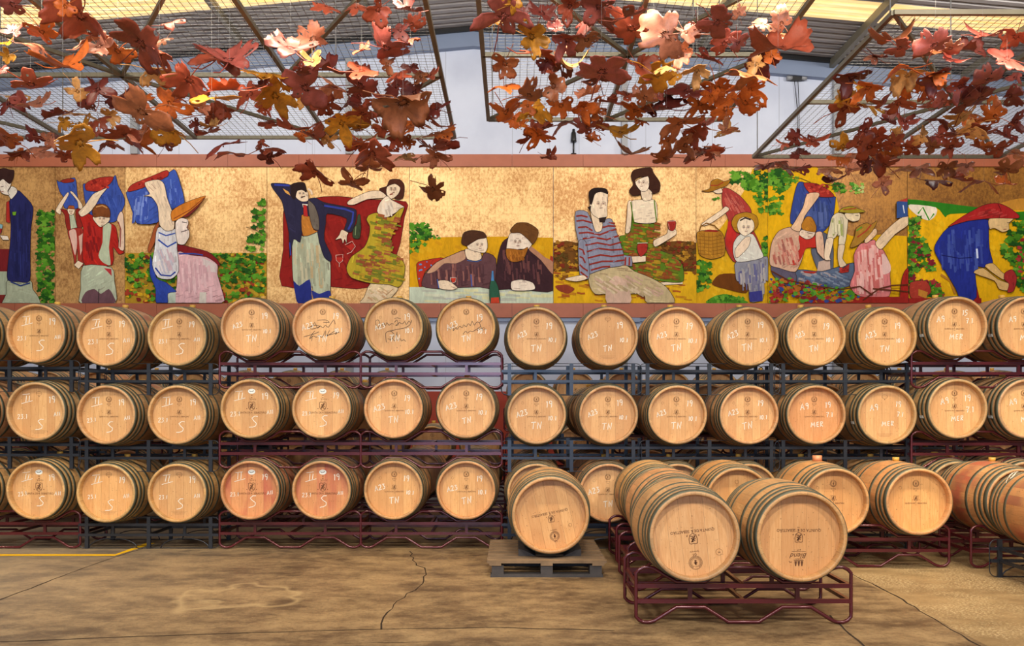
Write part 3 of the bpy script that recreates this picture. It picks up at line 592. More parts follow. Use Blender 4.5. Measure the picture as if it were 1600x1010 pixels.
p.a('5c6070', '300,500 350,500 400,560 395,780 330,770 290,700 262,600 330,590'); p.a('c4a898', '310,680 380,660 385,775 300,740', line=False)
p.a('34468c', '180,190 230,190 400,270 415,290 395,420 330,500 250,482 135,440 150,300'); p.strokes(['4a5c9c', '28386c', '5c6ca4'], 34, 170, 300, 360, 380, 5, 90, 12, inpoly('170,220 400,300 380,420 320,480 160,430')); p.a('a02c24', '215,190 300,195 380,240 405,275 320,277 250,250'); p.blobs(['c04434', '7c1c1c'], 240, 200, 370, 262, 26, 8, 14, leaf=False)
p.a('54627c', '180,730 330,740 500,690 540,700 522,820 400,850 230,832 150,810'); p.strokes(['7c8ca0', '3c4868', 'c0a8a0', '4c6a8c'], 50, 190, 745, 480, 815, 40, 14, 9); p.a('a02c24', '210,738 300,742 280,755 220,750', line=False); p.a('a02c24', '430,745 500,692 495,745 450,752'); p.blobs(['c83c30', '8c1c1c'], 440, 705, 490, 740, 14, 6, 10, leaf=False)
p.a('5c5468', '20,700 160,740 165,842 100,830 20,760'); p.a('cfa68c', '20,550 60,490 130,465 190,495 250,530 290,520 300,590 230,592 200,680 160,745 60,720 5,700 5,620')
p.a('b82e24', '185,520 290,522 300,590 232,596 200,660 165,700 120,690 190,600', line=False); p.strokes(['e0bca0', 'b05a4c', 'd48a78', '8c5048'], 46, 30, 540, 170, 640, 14, 50, 10, inpoly('30,550 130,480 190,510 180,640 130,700 20,680'))
p.a('e0b894', '235,260 300,250 312,270 270,330 220,400 190,492 135,472 160,430 210,340'); p.a('ddb498', '290,500 330,500 345,620 350,672 300,622 290,560'); p.a('e0c8b0', '205,480 285,495 270,530 230,542 185,512'); p.a('b07422', '200,450 230,402 265,405 292,460 285,497 210,482'); p.l('3a2420', '235,500 270,508', 4); p.l('8c3c30', '240,525 260,528', 4)
p.a('d8caac', '370,480 390,402 430,375 480,395 490,430 470,572 430,572 440,480 410,532 360,542'); p.strokes(['f0e4c8', 'a89c84', '90a050'], 26, 390, 400, 460, 440, 4, 70, 8, inpoly('385,410 470,400 465,560 440,560 440,440 380,520'))
p.a(SK, '355,540 400,540 375,650 382,668 350,672 340,640'); p.a('d8c0a0', '430,580 470,580 455,660 480,700 440,716 425,660'); p.a('e0cca8', '470,380 560,378 560,420 520,432 480,412'); p.a('9c8a24', '430,370 460,345 510,335 550,350 600,370 520,380 470,377'); p.l('a83828', '460,358 540,350', 6); p.l('3a2420', '535,393 555,395', 4)
p.a('d07878', '560,575 600,560 655,545 670,590 710,610 750,700 750,770 745,897 560,897 500,830 530,740 525,640'); p.a('e0b8b0', '660,680 710,630 752,700 750,745 700,760', line=False); p.strokes(['e8a8a0', 'b84c48', 'f0c8c0'], 60, 545, 600, 700, 790, 6, 80, 11, inpoly('545,590 660,570 740,700 735,880 570,880 520,820'))
p.a('e0c4a0', '660,560 720,490 800,420 862,395 862,452 780,512 700,602 670,592'); p.a('34508c', '790,310 858,285 860,400 790,412'); p.a('b03c30', '800,305 858,286 856,310', line=False); p.l('d8e0f0', '830,330 838,380', 6)
p.a('e0bc98', '600,500 660,475 666,510 612,562 590,560'); p.a('a4782c', '500,595 530,520 540,470 600,440 632,450 672,425 640,490 562,572'); p.l('a83828', '545,530 600,490 632,452', 8); p.l('5c8c2c', '540,490 575,465', 9)
p.a('a0241c', '840,740 866,730 866,938 810,938 820,800'); p.rect('96241e', 200, 900, 862, 938); p.blobs(['4a8a24', 'a0302a', '34488c', '5a9a30', 'b06a24', '7c2428'], 0, 790, 560, 930, 240, 10, 24, lambda x, y: y > 770 + x * .17, leaf=False)
for sl in ('400,860 480,850 560,835 640,890', '580,920 680,850 760,830 860,825', '10,740 120,800 260,830 400,850', '640,850 760,860 860,870'): p.l('5c2c18', sl, 8)
p.done()
# --- woman in the red headscarf
p = Panel('i', 1200, 864, 1760, 'painting of a woman in a blue dress and red headscarf cutting grapes', 'gold3')
p.a('e6b010', '866,300 1060,320 1300,345 1440,350 1520,330 1760,330 1760,938 866,938', False, False); p.strokes(['f0c020', 'd4a010'], 50, 900, 420, 1480, 820, 30, 20, 16); p.a('c88c34', '1430,320 1560,285 1760,290 1760,360 1450,350', line=False)
p.a('2c7a1c', '866,290 1060,310 1300,340 1440,345 1350,370 1130,382 1100,402 1040,340 866,340', line=False); p.a('2c7a1c', '1530,370 1600,365 1600,420 1540,420', line=False); p.a('e8dcc8', '880,322 1040,340 1040,390 1000,422 940,402 880,352', line=False); p.l('3c8c1c', '930,380 960,340 1000,420 1030,380', 10)
p.blobs(GR + ['8c2c2c', 'a8402c'], 870, 400, 940, 560, 70, 12, 22); p.blobs(GR + ['7c1c2c', '9c3030'], 870, 540, 1080, 900, 260, 14, 26, lambda x, y: x < 960 + (y - 520) * .38 and not (x > 900 and 730 < y < 800)); p.a('a83a2c', '880,810 980,800 1010,870 940,915 880,900'); p.a('c08030', '930,850 990,870 980,910 930,890', line=False); p.l('b07828', '1070,760 1130,800 1160,880', 14)
p.blobs(GR, 1450, 420, 1750, 860, 260, 16, 30, lambda x, y: x > 1450 + abs(y - 600) * .45); p.blobs(['8c2424', 'a83434'], 1540, 520, 1640, 800, 24, 12, 20, leaf=False)
p.a('9c1c1c', '1280,790 1315,938 1200,938 1200,900'); p.rect('96241e', 866, 908, 1320, 938)
p.a('24308c', '1110,470 1240,425 1370,420 1365,480 1370,600 1392,700 1330,716 1280,720 1290,902 1200,938 1160,850 1060,680 1028,610 1040,560')
p.strokes(['3c4c9c', '1c2478', '4c60ac', '2c3c9c'], 60, 1060, 480, 1320, 640, 4, 90, 12, inpoly('1060,560 1120,480 1350,440 1350,700 1270,710 1270,880 1200,900 1080,680')); p.l('c8d4f0', '1290,600 1295,660', 12); p.l('181c5c', '1070,640 1180,660 1260,655', 6)
p.a('d8b070', '1270,750 1330,720 1420,790 1500,820 1510,862 1430,852 1400,800'); p.a('d8b070', '1340,710 1390,690 1440,740 1490,780 1450,792'); p.a('a02c2c', '1465,750 1510,730 1540,780 1520,862 1480,872 1490,820 1460,790')
p.a('e0bc84', '1370,410 1520,405 1490,442 1490,482 1450,497 1400,472 1370,477'); p.l('3a2420', '1478,440 1505,432', 4); p.l('8c3c30', '1455,480 1475,478', 4)
p.a('a82424', '1110,465 1200,400 1330,330 1420,317 1490,345 1552,392 1540,412 1400,410 1240,427 1150,452'); p.l('6c1818', '1420,320 1440,360 1430,408', 6); p.strokes(['c84440', '7c1c1c'], 24, 1200, 370, 1450, 400, 40, -12, 7, inpoly('1180,430 1340,340 1430,330 1520,395 1400,405')); p.done()
# mural frame boards
for nm, z0, z1, lab in (('mural_frame_board', wz(262), wz(243), 'long reddish plywood board along the top of the mural'), ('mural_frame_board', wz(497), wz(475), 'long reddish plywood board along the bottom of the mural')):
    mb = MB()
    for i in range(-11, 11): mb.box(i * 1.22 + .002, i * 1.22 + 1.218, WY - .075, WY - .001, z0, z1)
    thing(nm, lab, 'board', me=mb.mesh(nm, 'trimwood'))
mb = MB(); mb.box(-12.9, 12.9, WY - .05, WY - .001, wz(503), wz(497.5))
for x in range(-12, 12, 2): mb.box(x, x + .2, WY - .09, WY - .05, wz(504), wz(497.5))
trim(mb, 'steelbeam')
# little black spotlight standing on the mural's top board
t = thing('spotlight', 'small black spotlight standing on the mural top board near the middle', 'lamp', loc=(wx(896), WY - .04, wz(243)))
mb = MB(); mb.tube([(0, 0, .0), (0, 0, .25)], .014); put('stem', mb.mesh('stem', 'black'), t)
mb = MB(); mb.tube([(0, 0, .0), (0, 0, .02)], .05, 14); put('base', mb.mesh('base', 'black'), t)
mb = MB(); mb.tube([(0, 0, .22), (0, 0, .25), (0, 0, .38), (0, 0, .40), (0, 0, .44)], .045, 14); me = mb.mesh('lamp_head', 'black')
for v in me.vertices:
    s_ = 1.0 if v.co.z < .3 else (.8 if v.co.z < .39 else .45)
    v.co.x *= s_ * 1.1; v.co.y *= s_ * 1.1
put('lamp_head', me, t)
# wired sensor hanging below the gable beam
t = thing('wall_sensor', 'small black sensor box with two cables below the roof beam right of centre', 'sensor', loc=(wx(1243), WY - .02, wz(128)))
mb = MB(); mb.box(-.10, .10, -.06, -.01, 0, .09); put('box', mb.mesh('box', 'black'), t)
mb = MB(); mb.tube([(-.08, -.04, .045), (-.17, -.04, .045)], .04, 12); mb.tube([(.08, -.04, .045), (.17, -.04, .045)], .04, 12); put('lamp_pair', mb.mesh('lamp_pair', 'post'), t)
mb = MB(); mb.tube([(-.03, -.02, 0), (.02, -.02, -.5), (.03, -.02, -1.15)], .006, 5); mb.tube([(.03, -.02, 0), (.05, -.02, -.5), (.05, -.02, -1.15)], .006, 5); put('cable', mb.mesh('cable', 'black'), t)
# ------------------------------------------------------------------ floor markings and cracks
def fstrip(name, pxs, wid, m_, jit=0.0, z=.0015, close=None):
    P = [Vector((FX(*q)[0], FX(*q)[1])) for q in pxs]; Q = []
    for a, b_ in zip(P, P[1:]):
        n = max(1, int((b_ - a).length / .12)) if jit else 1
        for i in range(n): Q.append(a.lerp(b_, i / n) + Vector((random.uniform(-jit, jit), random.uniform(-jit, jit))) * (1 if i else .3))
    Q.append(P[-1]); mb = MB()
    for i, q in enumerate(Q):
        a = Q[max(0, i - 1)]; b_ = Q[min(len(Q) - 1, i + 1)]; d = (b_ - a).normalized(); n = Vector((-d.y, d.x)) * wid / 2 * (1 if not jit else random.uniform(.5, 1.4))
        mb.v += [(q.x + n.x, q.y + n.y, z), (q.x - n.x, q.y - n.y, z)]
    for i in range(len(Q) - 1): mb.face([2 * i, 2 * i + 1, 2 * i + 3, 2 * i + 2])
    return mb, m_
mb, _ = fstrip('y', [(-140, 868), (180, 868), (236, 849)], .10, 'yellow', z=.002)
thing('floor_line', 'yellow line painted on the concrete in front of the left racks', 'marking', me=mb.mesh('floor_line', 'yellow'))
for pl, wd, j in ((((-30, 950), (60, 915), (140, 885), (190, 868), (240, 852)), .012, .008), (((-10, 1004), (200, 996), (400, 989), (600, 984), (760, 981), (960, 986)), .014, .008),
                  (((596, 984), (600, 965), (620, 940), (655, 918), (665, 893), (650, 880), (640, 862)), .010, .025), (((1296, 962), (1320, 985), (1352, 1012)), .016, .008),
                  (((1330, 897), (1400, 932), (1460, 968), (1535, 1012)), .012, .012), (((700, 1003), (520, 1006)), .004, .01)):
    mb, m_ = fstrip('c', pl, wd, 'crack', j); trim(mb, 'crack')

# ------------------------------------------------------------------ handwriting: strokes on a 1-unit-high grid
G = {
 'A': (.7, ['0,0 .35,1 .6,0', '.1,.35 .55,.4']), '2': (.6, ['.02,.8 .2,1 .45,.92 .45,.65 .2,.3 0,.02 .55,.05']), '3': (.6, ['.05,.95 .45,.95 .22,.6 .48,.4 .4,.08 .05,0']),
 '1': (.3, ['.05,.8 .18,1 .16,0']), '9': (.6, ['.45,.75 .3,1 .08,.9 .08,.62 .3,.52 .45,.75 .42,.3 .36,0']), '0': (.6, ['.28,1 .05,.7 .08,.2 .28,0 .46,.25 .46,.75 .28,1']), '.': (.25, ['.08,.0 .12,.06']),
 'T': (.75, ['0,.95 .7,1', '.36,.98 .3,0']), 'N': (.8, ['.05,0 .1,1 .5,0 .62,1.05']), 'S': (.6, ['.62,.98 .35,1 .12,.8 .3,.6 .58,.38 .55,.15 .3,.03 0,0']), 'I': (.35, ['.15,1 .15,.0']),
 'M': (.95, ['0,0 .15,1 .4,.3 .68,1 .8,0']), 'E': (.65, ['.5,.95 .12,.9 .1,.5 .12,.1 .5,.05', '.1,.5 .45,.52']), 'R': (.7, ['.1,0 .12,1 .5,.9 .45,.6 .12,.5 .55,0']), '7': (.55, ['0,.95 .5,.98 .22,0', '.1,.5 .42,.52']), '5': (.6, ['.5,1 .12,1 .1,.6 .42,.55 .42,.15 .05,0']), ' ': (.4, []),
 'P': (.7, ['.1,0 .12,1 .5,.95 .5,.6 .12,.5'])}
def strokes_of(txt, x, z, h, rot=0, slant=0.0):
    out = []; cx = 0; wtot = sum(G[c][0] for c in txt); ca, sa = math.cos(rot), math.sin(rot)
    for c in txt:
        for s_ in G[c][1]:
            q = []
            for (a, b_) in pts_of(s_):
                u = (cx + a - wtot / 2) * h + b_ * slant * h; v = (b_ - .5) * h; q.append((x + u * ca - v * sa, z + u * sa + v * ca))
            out.append(q)
        cx += G[c][0] + .12
    return out
def rib_s(mb, S, w, y):
    for q in S:
        r = []
        for a, b_ in zip(q, q[1:]):
            r += [a, ((a[0] + b_[0]) / 2 + random.uniform(-.001, .001), (a[1] + b_[1]) / 2 + random.uniform(-.001, .001))]
        mb.ribbon(r + [q[-1]], w, y)
KIND = {  # text, x, z, height, tilt (in head radii, measured from the centre)
 'TN': [('TN', -.02, -.42, .24, .1), ('19', .46, .42, .24, 0), ('A23', -.58, .06, .2, .35), ('10.1', .55, -.12, .17, 0)],
 'S': [('S', .02, -.46, .42, 0), ('II', -.46, .50, .25, -.05), ('19', .48, .48, .24, 0), ('23.1', -.66, -.18, .16, .1), ('A11', .66, -.12, .15, .1)],
 'MER': [('MER', .1, -.36, .2, .1), ('A9', -.40, .28, .22, .15), ('19', .5, .38, .24, 0), ('7.1', .56, 0, .2, 0)],
 'MER15': [('MER', .05, -.36, .2, .05), ('A9', -.52, .30, .22, .15), ('15', .36, .52, .2, 0), ('7.1', .5, .26, .2, 0)]}
HR = .262      # radius of the barrel head inside the chime
def chalk(kind, seed, skip=()):
    random.seed(seed); mb = MB()
    for k_, (t, x, z, h, r_) in enumerate(KIND[kind]):
        if k_ in skip: continue
        j = lambda a: random.uniform(-a, a)
        S = strokes_of(t, (x + j(.03)) * HR, (z + j(.03)) * HR, h * HR * random.uniform(.9, 1.08), r_ + j(.1), .08)
        rib_s(mb, S, .0064 if h > .16 else .0052, -.0024)
        if t == 'II': rib_s(mb, [[((x - .2) * HR, (z - .2) * HR), ((x + .22) * HR, (z - .09) * HR)], [((x - .16) * HR, (z + .14) * HR), ((x + .12) * HR, (z + .17) * HR)]], .005, -.0024)
    return mb.mesh('chalk_marks', 'chalk')
def text_into(mb, body, size, x, z, y=-.0016, rot=0, sx=1.0, shear=0):
    cu = bpy.data.curves.new('t', 'FONT'); cu.body = body; cu.size = size; cu.align_x = 'CENTER'; cu.align_y = 'CENTER'; cu.shear = shear; cu.resolution_u = 2
    o = bpy.data.objects.new('t', cu); col.objects.link(o); bpy.context.view_layer.update()
    me = bpy.data.meshes.new_from_object(o.evaluated_get(bpy.context.evaluated_depsgraph_get())); bpy.data.objects.remove(o); bpy.data.curves.remove(cu)
    i = len(mb.v); ca, sa = math.cos(rot), math.sin(rot)
    for v in me.vertices:
        u, w_ = v.co.x * sx, v.co.y; mb.v.append((x + u * ca - w_ * sa, y, z + u * sa + w_ * ca))
    for f in me.polygons: mb.face([i + q for q in f.vertices])
    bpy.data.meshes.remove(me)
def ring(mb, x, z, r, w, y=-.0016, n=24, rx=1.0): mb.ribbon([(x + r * rx * math.cos(a * 2 * math.pi / n), z + r * math.sin(a * 2 * math.pi / n)) for a in range(n + 1)], w, y)
def crest(mb, x, z, s_):
    L = lambda q, w: mb.ribbon([(x + a * s_, z + b_ * s_) for a, b_ in pts_of(q)], w * s_, -.0016)
    L('-.38,.45 -.2,.5 0,.44 .2,.5 .38,.45 .40,.0 .3,-.35 0,-.55 -.3,-.35 -.40,.0 -.38,.45', .06)
    L('-.2,-.3 -.05,-.05 .08,.2 .2,.32', .13); L('-.18,.2 .0,.08 .22,-.08', .10); L('.1,-.3 .02,-.1', .10); L('.0,.3 .12,.2', .12); L('-.25,.0 -.1,-.02', .08); L('.15,-.25 .28,-.28', .07)
    for a, b_ in ((-.58, -.3), (.58, -.3), (0, -.75)): L('%f,%f %f,%f' % (a - .05, b_, a + .05, b_), .10)
def stamp_ring(mb, x, z, r):
    ring(mb, x, z, r, .0022); ring(mb, x, z, r * .62, .0015)
    for a in range(26):
        t = a * 2 * math.pi / 26
        if 4 < a < 9: continue
        mb.ribbon([(x + r * .72 * math.cos(t), z + r * .72 * math.sin(t)), (x + r * .9 * math.cos(t), z + r * .9 * math.sin(t))], r * .10, -.0016)
    mb.ribbon([(x, z - r * .4), (x, z), (x, z + r * .35)], r * .26, -.0016); mb.ribbon([(x - r * .25, z), (x, z + r * .1), (x + r * .25, z)], r * .14, -.0016)
def script(mb, x, z, w, h, n, lw=.0016, rot=0):
    q = []
    for i in range(n * 4 + 1):
        t = i / (n * 4); q.append((x + (t - .5) * w + h * .3 * math.sin(i * 1.57), z + h * .5 * math.sin(i * 1.57 + .7) * (1.4 if i < 4 else .7) + (t - .5) * w * math.tan(rot)))
    mb.ribbon(q, lw, -.0016)
WORDS = 'QUINTA DE S. SEBASTIÃO'
def brand(kind):
    mb = MB()
    if kind == 'small':
        stamp_ring(mb, 0, .58 * HR, .028); script(mb, 0, .40 * HR, .045, .012, 5); text_into(mb, '225', .012, 0, .34 * HR, sx=1.1)
        crest(mb, 0, .09 * HR, .046); text_into(mb, WORDS, .0175, 0, -.075 * HR, sx=.95); text_into(mb, '1755', .008, 0, -.13 * HR)
        ring(mb, -.52 * HR, .44 * HR, .012, .0015)
    elif kind == 'big':
        mb.box(-.009, .009, -.002, 0, .50 * HR, .52 * HR); mb.box(-.007, .007, -.002, 0, .41 * HR, .43 * HR); script(mb, .01, .35 * HR, .07, .022, 4, .002)
        crest(mb, 0, .10 * HR, .082); text_into(mb, WORDS, .027, 0, -.15 * HR, sx=.92); text_into(mb, '1755', .009, 0, -.24 * HR)
    elif kind == 'oval':
        ring(mb, 0, .68 * HR, .018, .002, rx=1.6); mb.box(-.004, .004, -.002, 0, .56 * HR, .585 * HR)
        text_into(mb, 'SELECTION', .010, 0, .68 * HR)
        for q in range(3): script(mb, 0, (-.72 - q * .05) * HR, .16 - q * .03, .002, 8, .0012)
    elif kind == 'front_a':
        text_into(mb, WORDS, .026, 0, -.10 * HR, sx=.95); text_into(mb, '1755', .009, 0, -.18 * HR); crest(mb, 0, .09 * HR, .066); script(mb, 0, .40 * HR, .06, .013, 5); text_into(mb, 'QS', .018, .0, .48 * HR, sx=1.2)
        stamp_ring(mb, 0, .68 * HR, .043); ring(mb, -.60 * HR, .48 * HR, .021, .0016); text_into(mb, 'M', .018, -.60 * HR, .48 * HR)
    elif kind == 'front_b':
        text_into(mb, WORDS, .026, 0, -.12 * HR, sx=.95); text_into(mb, '1755', .009, 0, -.19 * HR); crest(mb, 0, .06 * HR, .062); text_into(mb, 'EXT', .013, 0, .36 * HR, sx=1.1)
        mb.box(-.045, .045, -.0018, 0, .40 * HR, .406 * HR)
        L = lambda q, w: mb.ribbon([(a, .50 * HR + b_) for a, b_ in pts_of(q)], w, -.0016)
        text_into(mb, 'Blend', .046, 0, .50 * HR, shear=.35)
        for a in (-.02, 0, .02):
            mb.poly([(a - .008, .64 * HR), (a + .008, .64 * HR), (a + .006, .70 * HR), (a + .003, .76 * HR), (a - .003, .76 * HR), (a - .006, .70 * HR)], -.0016)
        mb.box(-.03, .03, -.0018, 0, .61 * HR, .625 * HR); text_into(mb, 'ML', .016, .055, .66 * HR); text_into(mb, 'tonnellerie', .010, 0, .585 * HR)
    elif kind == 'front_c':
        text_into(mb, WORDS, .026, 0, -.04 * HR, sx=.92); crest(mb, 0, .13 * HR, .055); script(mb, 0, .46 * HR, .05, .01, 5); stamp_ring(mb, 0, .64 * HR, .036); text_into(mb, 'Lot', .018, 0, .80 * HR); ring(mb, -.5 * HR, .42 * HR, .012, .0015)
    elif kind == 'stamp': stamp_ring(mb, 0, .60 * HR, .028); ring(mb, -.52 * HR, .40 * HR, .012, .0015)
    elif kind == 'ring': ring(mb, 0, .6 * HR, .016, .002); mb.box(-.001, .001, -.002, 0, .45 * HR, .53 * HR)
    return mb.mesh('brand_mark', 'brand')
BR = {k_: brand(k_) for k_ in ('small', 'big', 'oval', 'front_a', 'front_b', 'front_c', 'ring', 'stamp')}
SIG = {
 'a': ['-.55,-.05 -.35,.1 -.1,.05 -.45,-.05 -.3,.2 -.2,-.02 -.1,.08 .0,.0 .1,.1 .2,.02 .3,.15 .42,.3 .4,.05', '-.2,.28 .1,.3 .25,.2 -.1,.22',
       '-.72,-.34 -.3,-.22 -.15,-.15', '-.3,-.12 -.5,-.42 -.35,-.3 -.25,-.36 -.15,-.28 -.05,-.36 .02,-.25', '.0,-.4 .1,-.1 .12,-.34 .28,-.02', '.12,-.34 .5,-.1 .48,-.26 .52,-.16', '.1,-.3 .65,-.16', '-.4,-.3 -.42,-.5'],
 'b': ['-.66,.0 -.7,.25 -.6,.3 -.55,.15 -.62,-.05', '-.45,.05 -.4,.2 -.33,.08 -.28,.2 -.2,.1 -.1,.16 -.02,.12', '.0,.2 .1,.3 .15,.12 .05,.08 .2,.2 .3,.14 .4,.24 .45,.12 .55,.25 .62,.2 .66,.3 .6,.12 .4,.0 .1,-.06 -.35,-.14',
       '-.3,-.55 -.32,-.2 -.15,-.12 .0,-.25 -.1,-.42 -.3,-.42', '-.15,-.5 -.05,-.4 .0,-.5 .08,-.38 .1,-.15 .12,-.48 .22,-.4 .28,-.5 .36,-.44 .42,-.55', '.0,.35 .12,.38 .25,.34'],
 'c': ['-.6,-.08 -.45,.1 -.5,-.12 -.38,.02 -.35,-.06 -.25,.06 -.15,.0 -.1,.12 .0,.04 .08,.16 .16,.08 .22,.26 .3,.1 .4,.22 .5,.2 .55,.32', '-.1,-.25 -.02,-.12 .05,-.2 .15,-.12 .25,-.14 .6,.1', '.5,.18 .62,-.12 .7,-.02', '.4,-.1 .68,.02']}
def sigmesh(k_):
    mb = MB()
    for s_ in SIG[k_]:
        q = smooth([(a * HR, b_ * HR) for a, b_ in pts_of(s_)], 3)[:-3] if len(pts_of(s_)) > 3 else [(a * HR, b_ * HR) for a, b_ in pts_of(s_)]
        mb.ribbon(q, .0044, -.002)
    return mb.mesh('signature', 'ink')
SIGM = {k_: sigmesh(k_) for k_ in SIG}
def stickmesh():
    mb = MB(); n = 24; mb.poly([(.036 * math.cos(a * 6.2832 / n), .66 * HR + .025 * math.sin(a * 6.2832 / n)) for a in range(n)], -.0022, mi=0)
    mb.ribbon([(-.022, .68 * HR), (-.01, .64 * HR), (.006, .65 * HR), (.02, .685 * HR)], .005, -.0034, mi=1); return mb.mesh('oval_sticker', ['sticker', 'ink'])
STK = stickmesh()

# ------------------------------------------------------------------ barrel: staves, two heads, six hoops, bung
BL, RB, RE = .93, .325, .289
def rad(y): return RB - (RB - RE) * (abs(y) / (BL / 2)) ** 1.8
def build_barrel_meshes():
    mb = MB(); h = BL / 2; ys = [-h + BL * i / 22 for i in range(23)]
    prof = [(-h + .074, HR + .001), (-h + .004, HR + .002), (-h, HR + .006), (-h - .0, RE - .003)] + [(y, rad(y)) for y in ys[1:-1]] + [(h, RE - .003), (h, HR + .014), (h - .006, HR + .008), (h - .074, HR + .001)]
    mb.lathe_y(prof, 54); body = mb.mesh('staves', 'stave')
    mb = MB(); n = 54; mb.v = [(HR * math.sin(2 * math.pi * j / n) * 1.004, 0, HR * math.cos(2 * math.pi * j / n) * 1.004) for j in range(n)] + [(HR * math.sin(2 * math.pi * j / n) * 1.004, .02, HR * math.cos(2 * math.pi * j / n) * 1.004) for j in range(n)]
    mb.face(list(range(n))); mb.face(list(range(2 * n - 1, n - 1, -1))); head = mb.mesh('head', 'head')
    hoops = []
    for y0, y1 in ((-h + .006, -h + .052), (-h + .084, -h + .120), (-h + .150, -h + .184), (-h + .280, -h + .318)):
        for sg in (1, -1):
            mb = MB(); a, b_ = (y0, y1) if sg > 0 else (-y1, -y0)
            mb.lathe_y([(a, rad(a) - .004), (a, rad(a) + .0022), ((a + b_) / 2, rad((a + b_) / 2) + .0028), (b_, rad(b_) + .0022), (b_, rad(b_) - .004)], 54)
            hoops.append(mb.mesh('hoop', 'hoop'))
    mb = MB(); mb.tube([(0, 0, RB - .006), (0, 0, RB + .016), (0, 0, RB + .034)], .030, 14); me = mb.mesh('bung', 'bung')
    for v in me.vertices:
        if v.co.z < RB + .01: v.co.x *= .85; v.co.y *= .85
    mb = MB(); mb.tube([(0, 0, RB - .006), (0, 0, RB + .05)], .042, 18); me2 = mb.mesh('bung', 'bungp')
    mb = MB(); mb.box(-.014, .014, -.05, .05, 0, .002); lab = mb.mesh('paper_label', 'sticker')
    return body, head, hoops, me, me2, lab
BODY, HEAD, HOOPS, BUNG, BUNGP, PLAB = build_barrel_meshes()
nb = 0
def barrel(x, yrim, z, label, group, kind=None, br='small', tone=(1, 1, 1), stain=0.0, hstain=None, roll=0.0, scale=1.0, bung=True, extra=None, seed=None, skip=(), paper=False, yaw=0.0, bungm=None):
    """x, height of the axis z, and yrim = distance of the front rim"""
    global nb; nb += 1; rn = random.Random(nb * 7 + 3)
    t = thing('wine_barrel', label, 'barrel', group, (x, yrim + BL / 2 * scale, z - RB * scale), (0, 0, yaw)); t.scale = (scale,) * 3
    v = rn.uniform(.90, 1.06); tn = tuple(c * v for c in tone); hst = stain * .6 if hstain is None else hstain
    put('staves', BODY, t, (0, 0, RB), (0, roll, 0), tuple(c * rn.uniform(.84, .98) for c in tn) + (stain,))
    hd = put('head', HEAD, t, (0, -BL / 2 + .072, RB), (0, roll, 0), tn + (hst,))
    put('head', HEAD, t, (0, BL / 2 - .092, RB), (0, roll, 0), tn + (hst,))
    for me in HOOPS: put('hoop', me, t, (0, 0, RB))
    if bung: put('bung', bungm or BUNG, t, (0, 0, RB), (0, rn.uniform(-.05, .05), 0))
    if br: put('brand_mark', BR[br], hd)
    if br == 'big': put('oval_sticker', STK, hd)
    if kind: put('chalk_marks', chalk(kind, seed or nb, skip), hd)
    if extra: put('signature', SIGM[extra], hd)
    if paper:
        a = R(-105); q = put('paper_label', PLAB, t, (math.sin(a) * (rad(-.33) + .003), -.33, RB + math.cos(a) * (rad(-.33) + .003)), (0, a, 0))
    return t

# ------------------------------------------------------------------ racks
RD = .58      # depth between the front and rear frame
def rack_meshes():
    H = .385; r = .0125; W = .706
    def wave():
        top = [(-W, .30), (-W, .335), (-W + .02, .357), (-.655, .3735), (-.62, .374), (-.59, .366), (-.441, .2775), (-.255, .2775), (-.10, .3735), (.10, .3735), (.255, .2775), (.441, .2775), (.59, .366), (.62, .374), (.655, .3735), (W - .02, .357), (W, .335), (W, .30)]
        bot = [(W, .08), (W, .05), (W - .02, .026), (.655, .0125), (.62, .0125), (.585, .022), (.441, .112), (.255, .112), (.10, .0135), (-.10, .0135), (-.255, .112), (-.441, .112), (-.585, .022), (-.62, .0125), (-.655, .0125), (-W + .02, .026), (-W, .05), (-W, .08)]
        return top + bot
    out = {}
    mb = MB(); mb.tube([(a, 0, b_) for a, b_ in wave()], r, 8, closed=True); out['tube_frame'] = mb.mesh('tube_frame', 'purple')
    for nm, z in (('upper_rail', .252), ('lower_rail', .152)):
        mb = MB(); mb.box(-W + .008, W - .008, -.010, .010, z - .014, z + .014); out[nm] = mb.mesh(nm, 'purple')
    mb = MB(); mb.box(-.014, .014, -.010, .010, .152, .252); out['short_post'] = mb.mesh('short_post', 'purple')
    mb = MB(); mb.box(-.012, .012, .01, RD - .01, -.012, .012); out['cross_bar'] = mb.mesh('cross_bar', 'purple')
    # grey rack of square bars and bent wire
    mb = MB(); mb.box(-.018, .018, -.012, .012, 0, .318); out['upright'] = mb.mesh('upright', 'dark')
    for nm, z in (('dark_upper', .240), ('dark_lower', .138)):
        mb = MB(); mb.box(-.70, .70, -.014, .006, z - .013, z + .013); out[nm] = mb.mesh('rail', 'dark')
    mb = MB(); mb.box(-.014, .014, -.010, .008, .138, .24); out['dark_post'] = mb.mesh('short_post', 'dark')
    mb = MB(); mb.box(-.012, .012, .01, RD - .01, -.012, .012); out['dark_cross'] = mb.mesh('cross_bar', 'dark')
    pts = []
    for cx, cz, a0 in ((.65, .26, 0), (-.65, .26, 90), (-.65, .06, 180), (.65, .06, 270)):
        for a in (0, 30, 60, 90):
            t = R(a0 + a); pts.append((cx + .055 * math.cos(t), 0, cz + .055 * math.sin(t)))
    mb = MB(); mb.tube(pts, .0042, 6, closed=True)
    out['wire_loop'] = mb.mesh('wire_loop', 'dark')
    mb = MB()
    for c in (-.36, .36): mb.tube([(c + .24 * math.cos(R(a)), 0, .005 + .10 * math.sin(R(a))) for a in range(0, 181, 15)], .0055, 6)
    out['wire_arch'] = mb.mesh('wire_arch', 'dark'); return out
RM = rack_meshes()
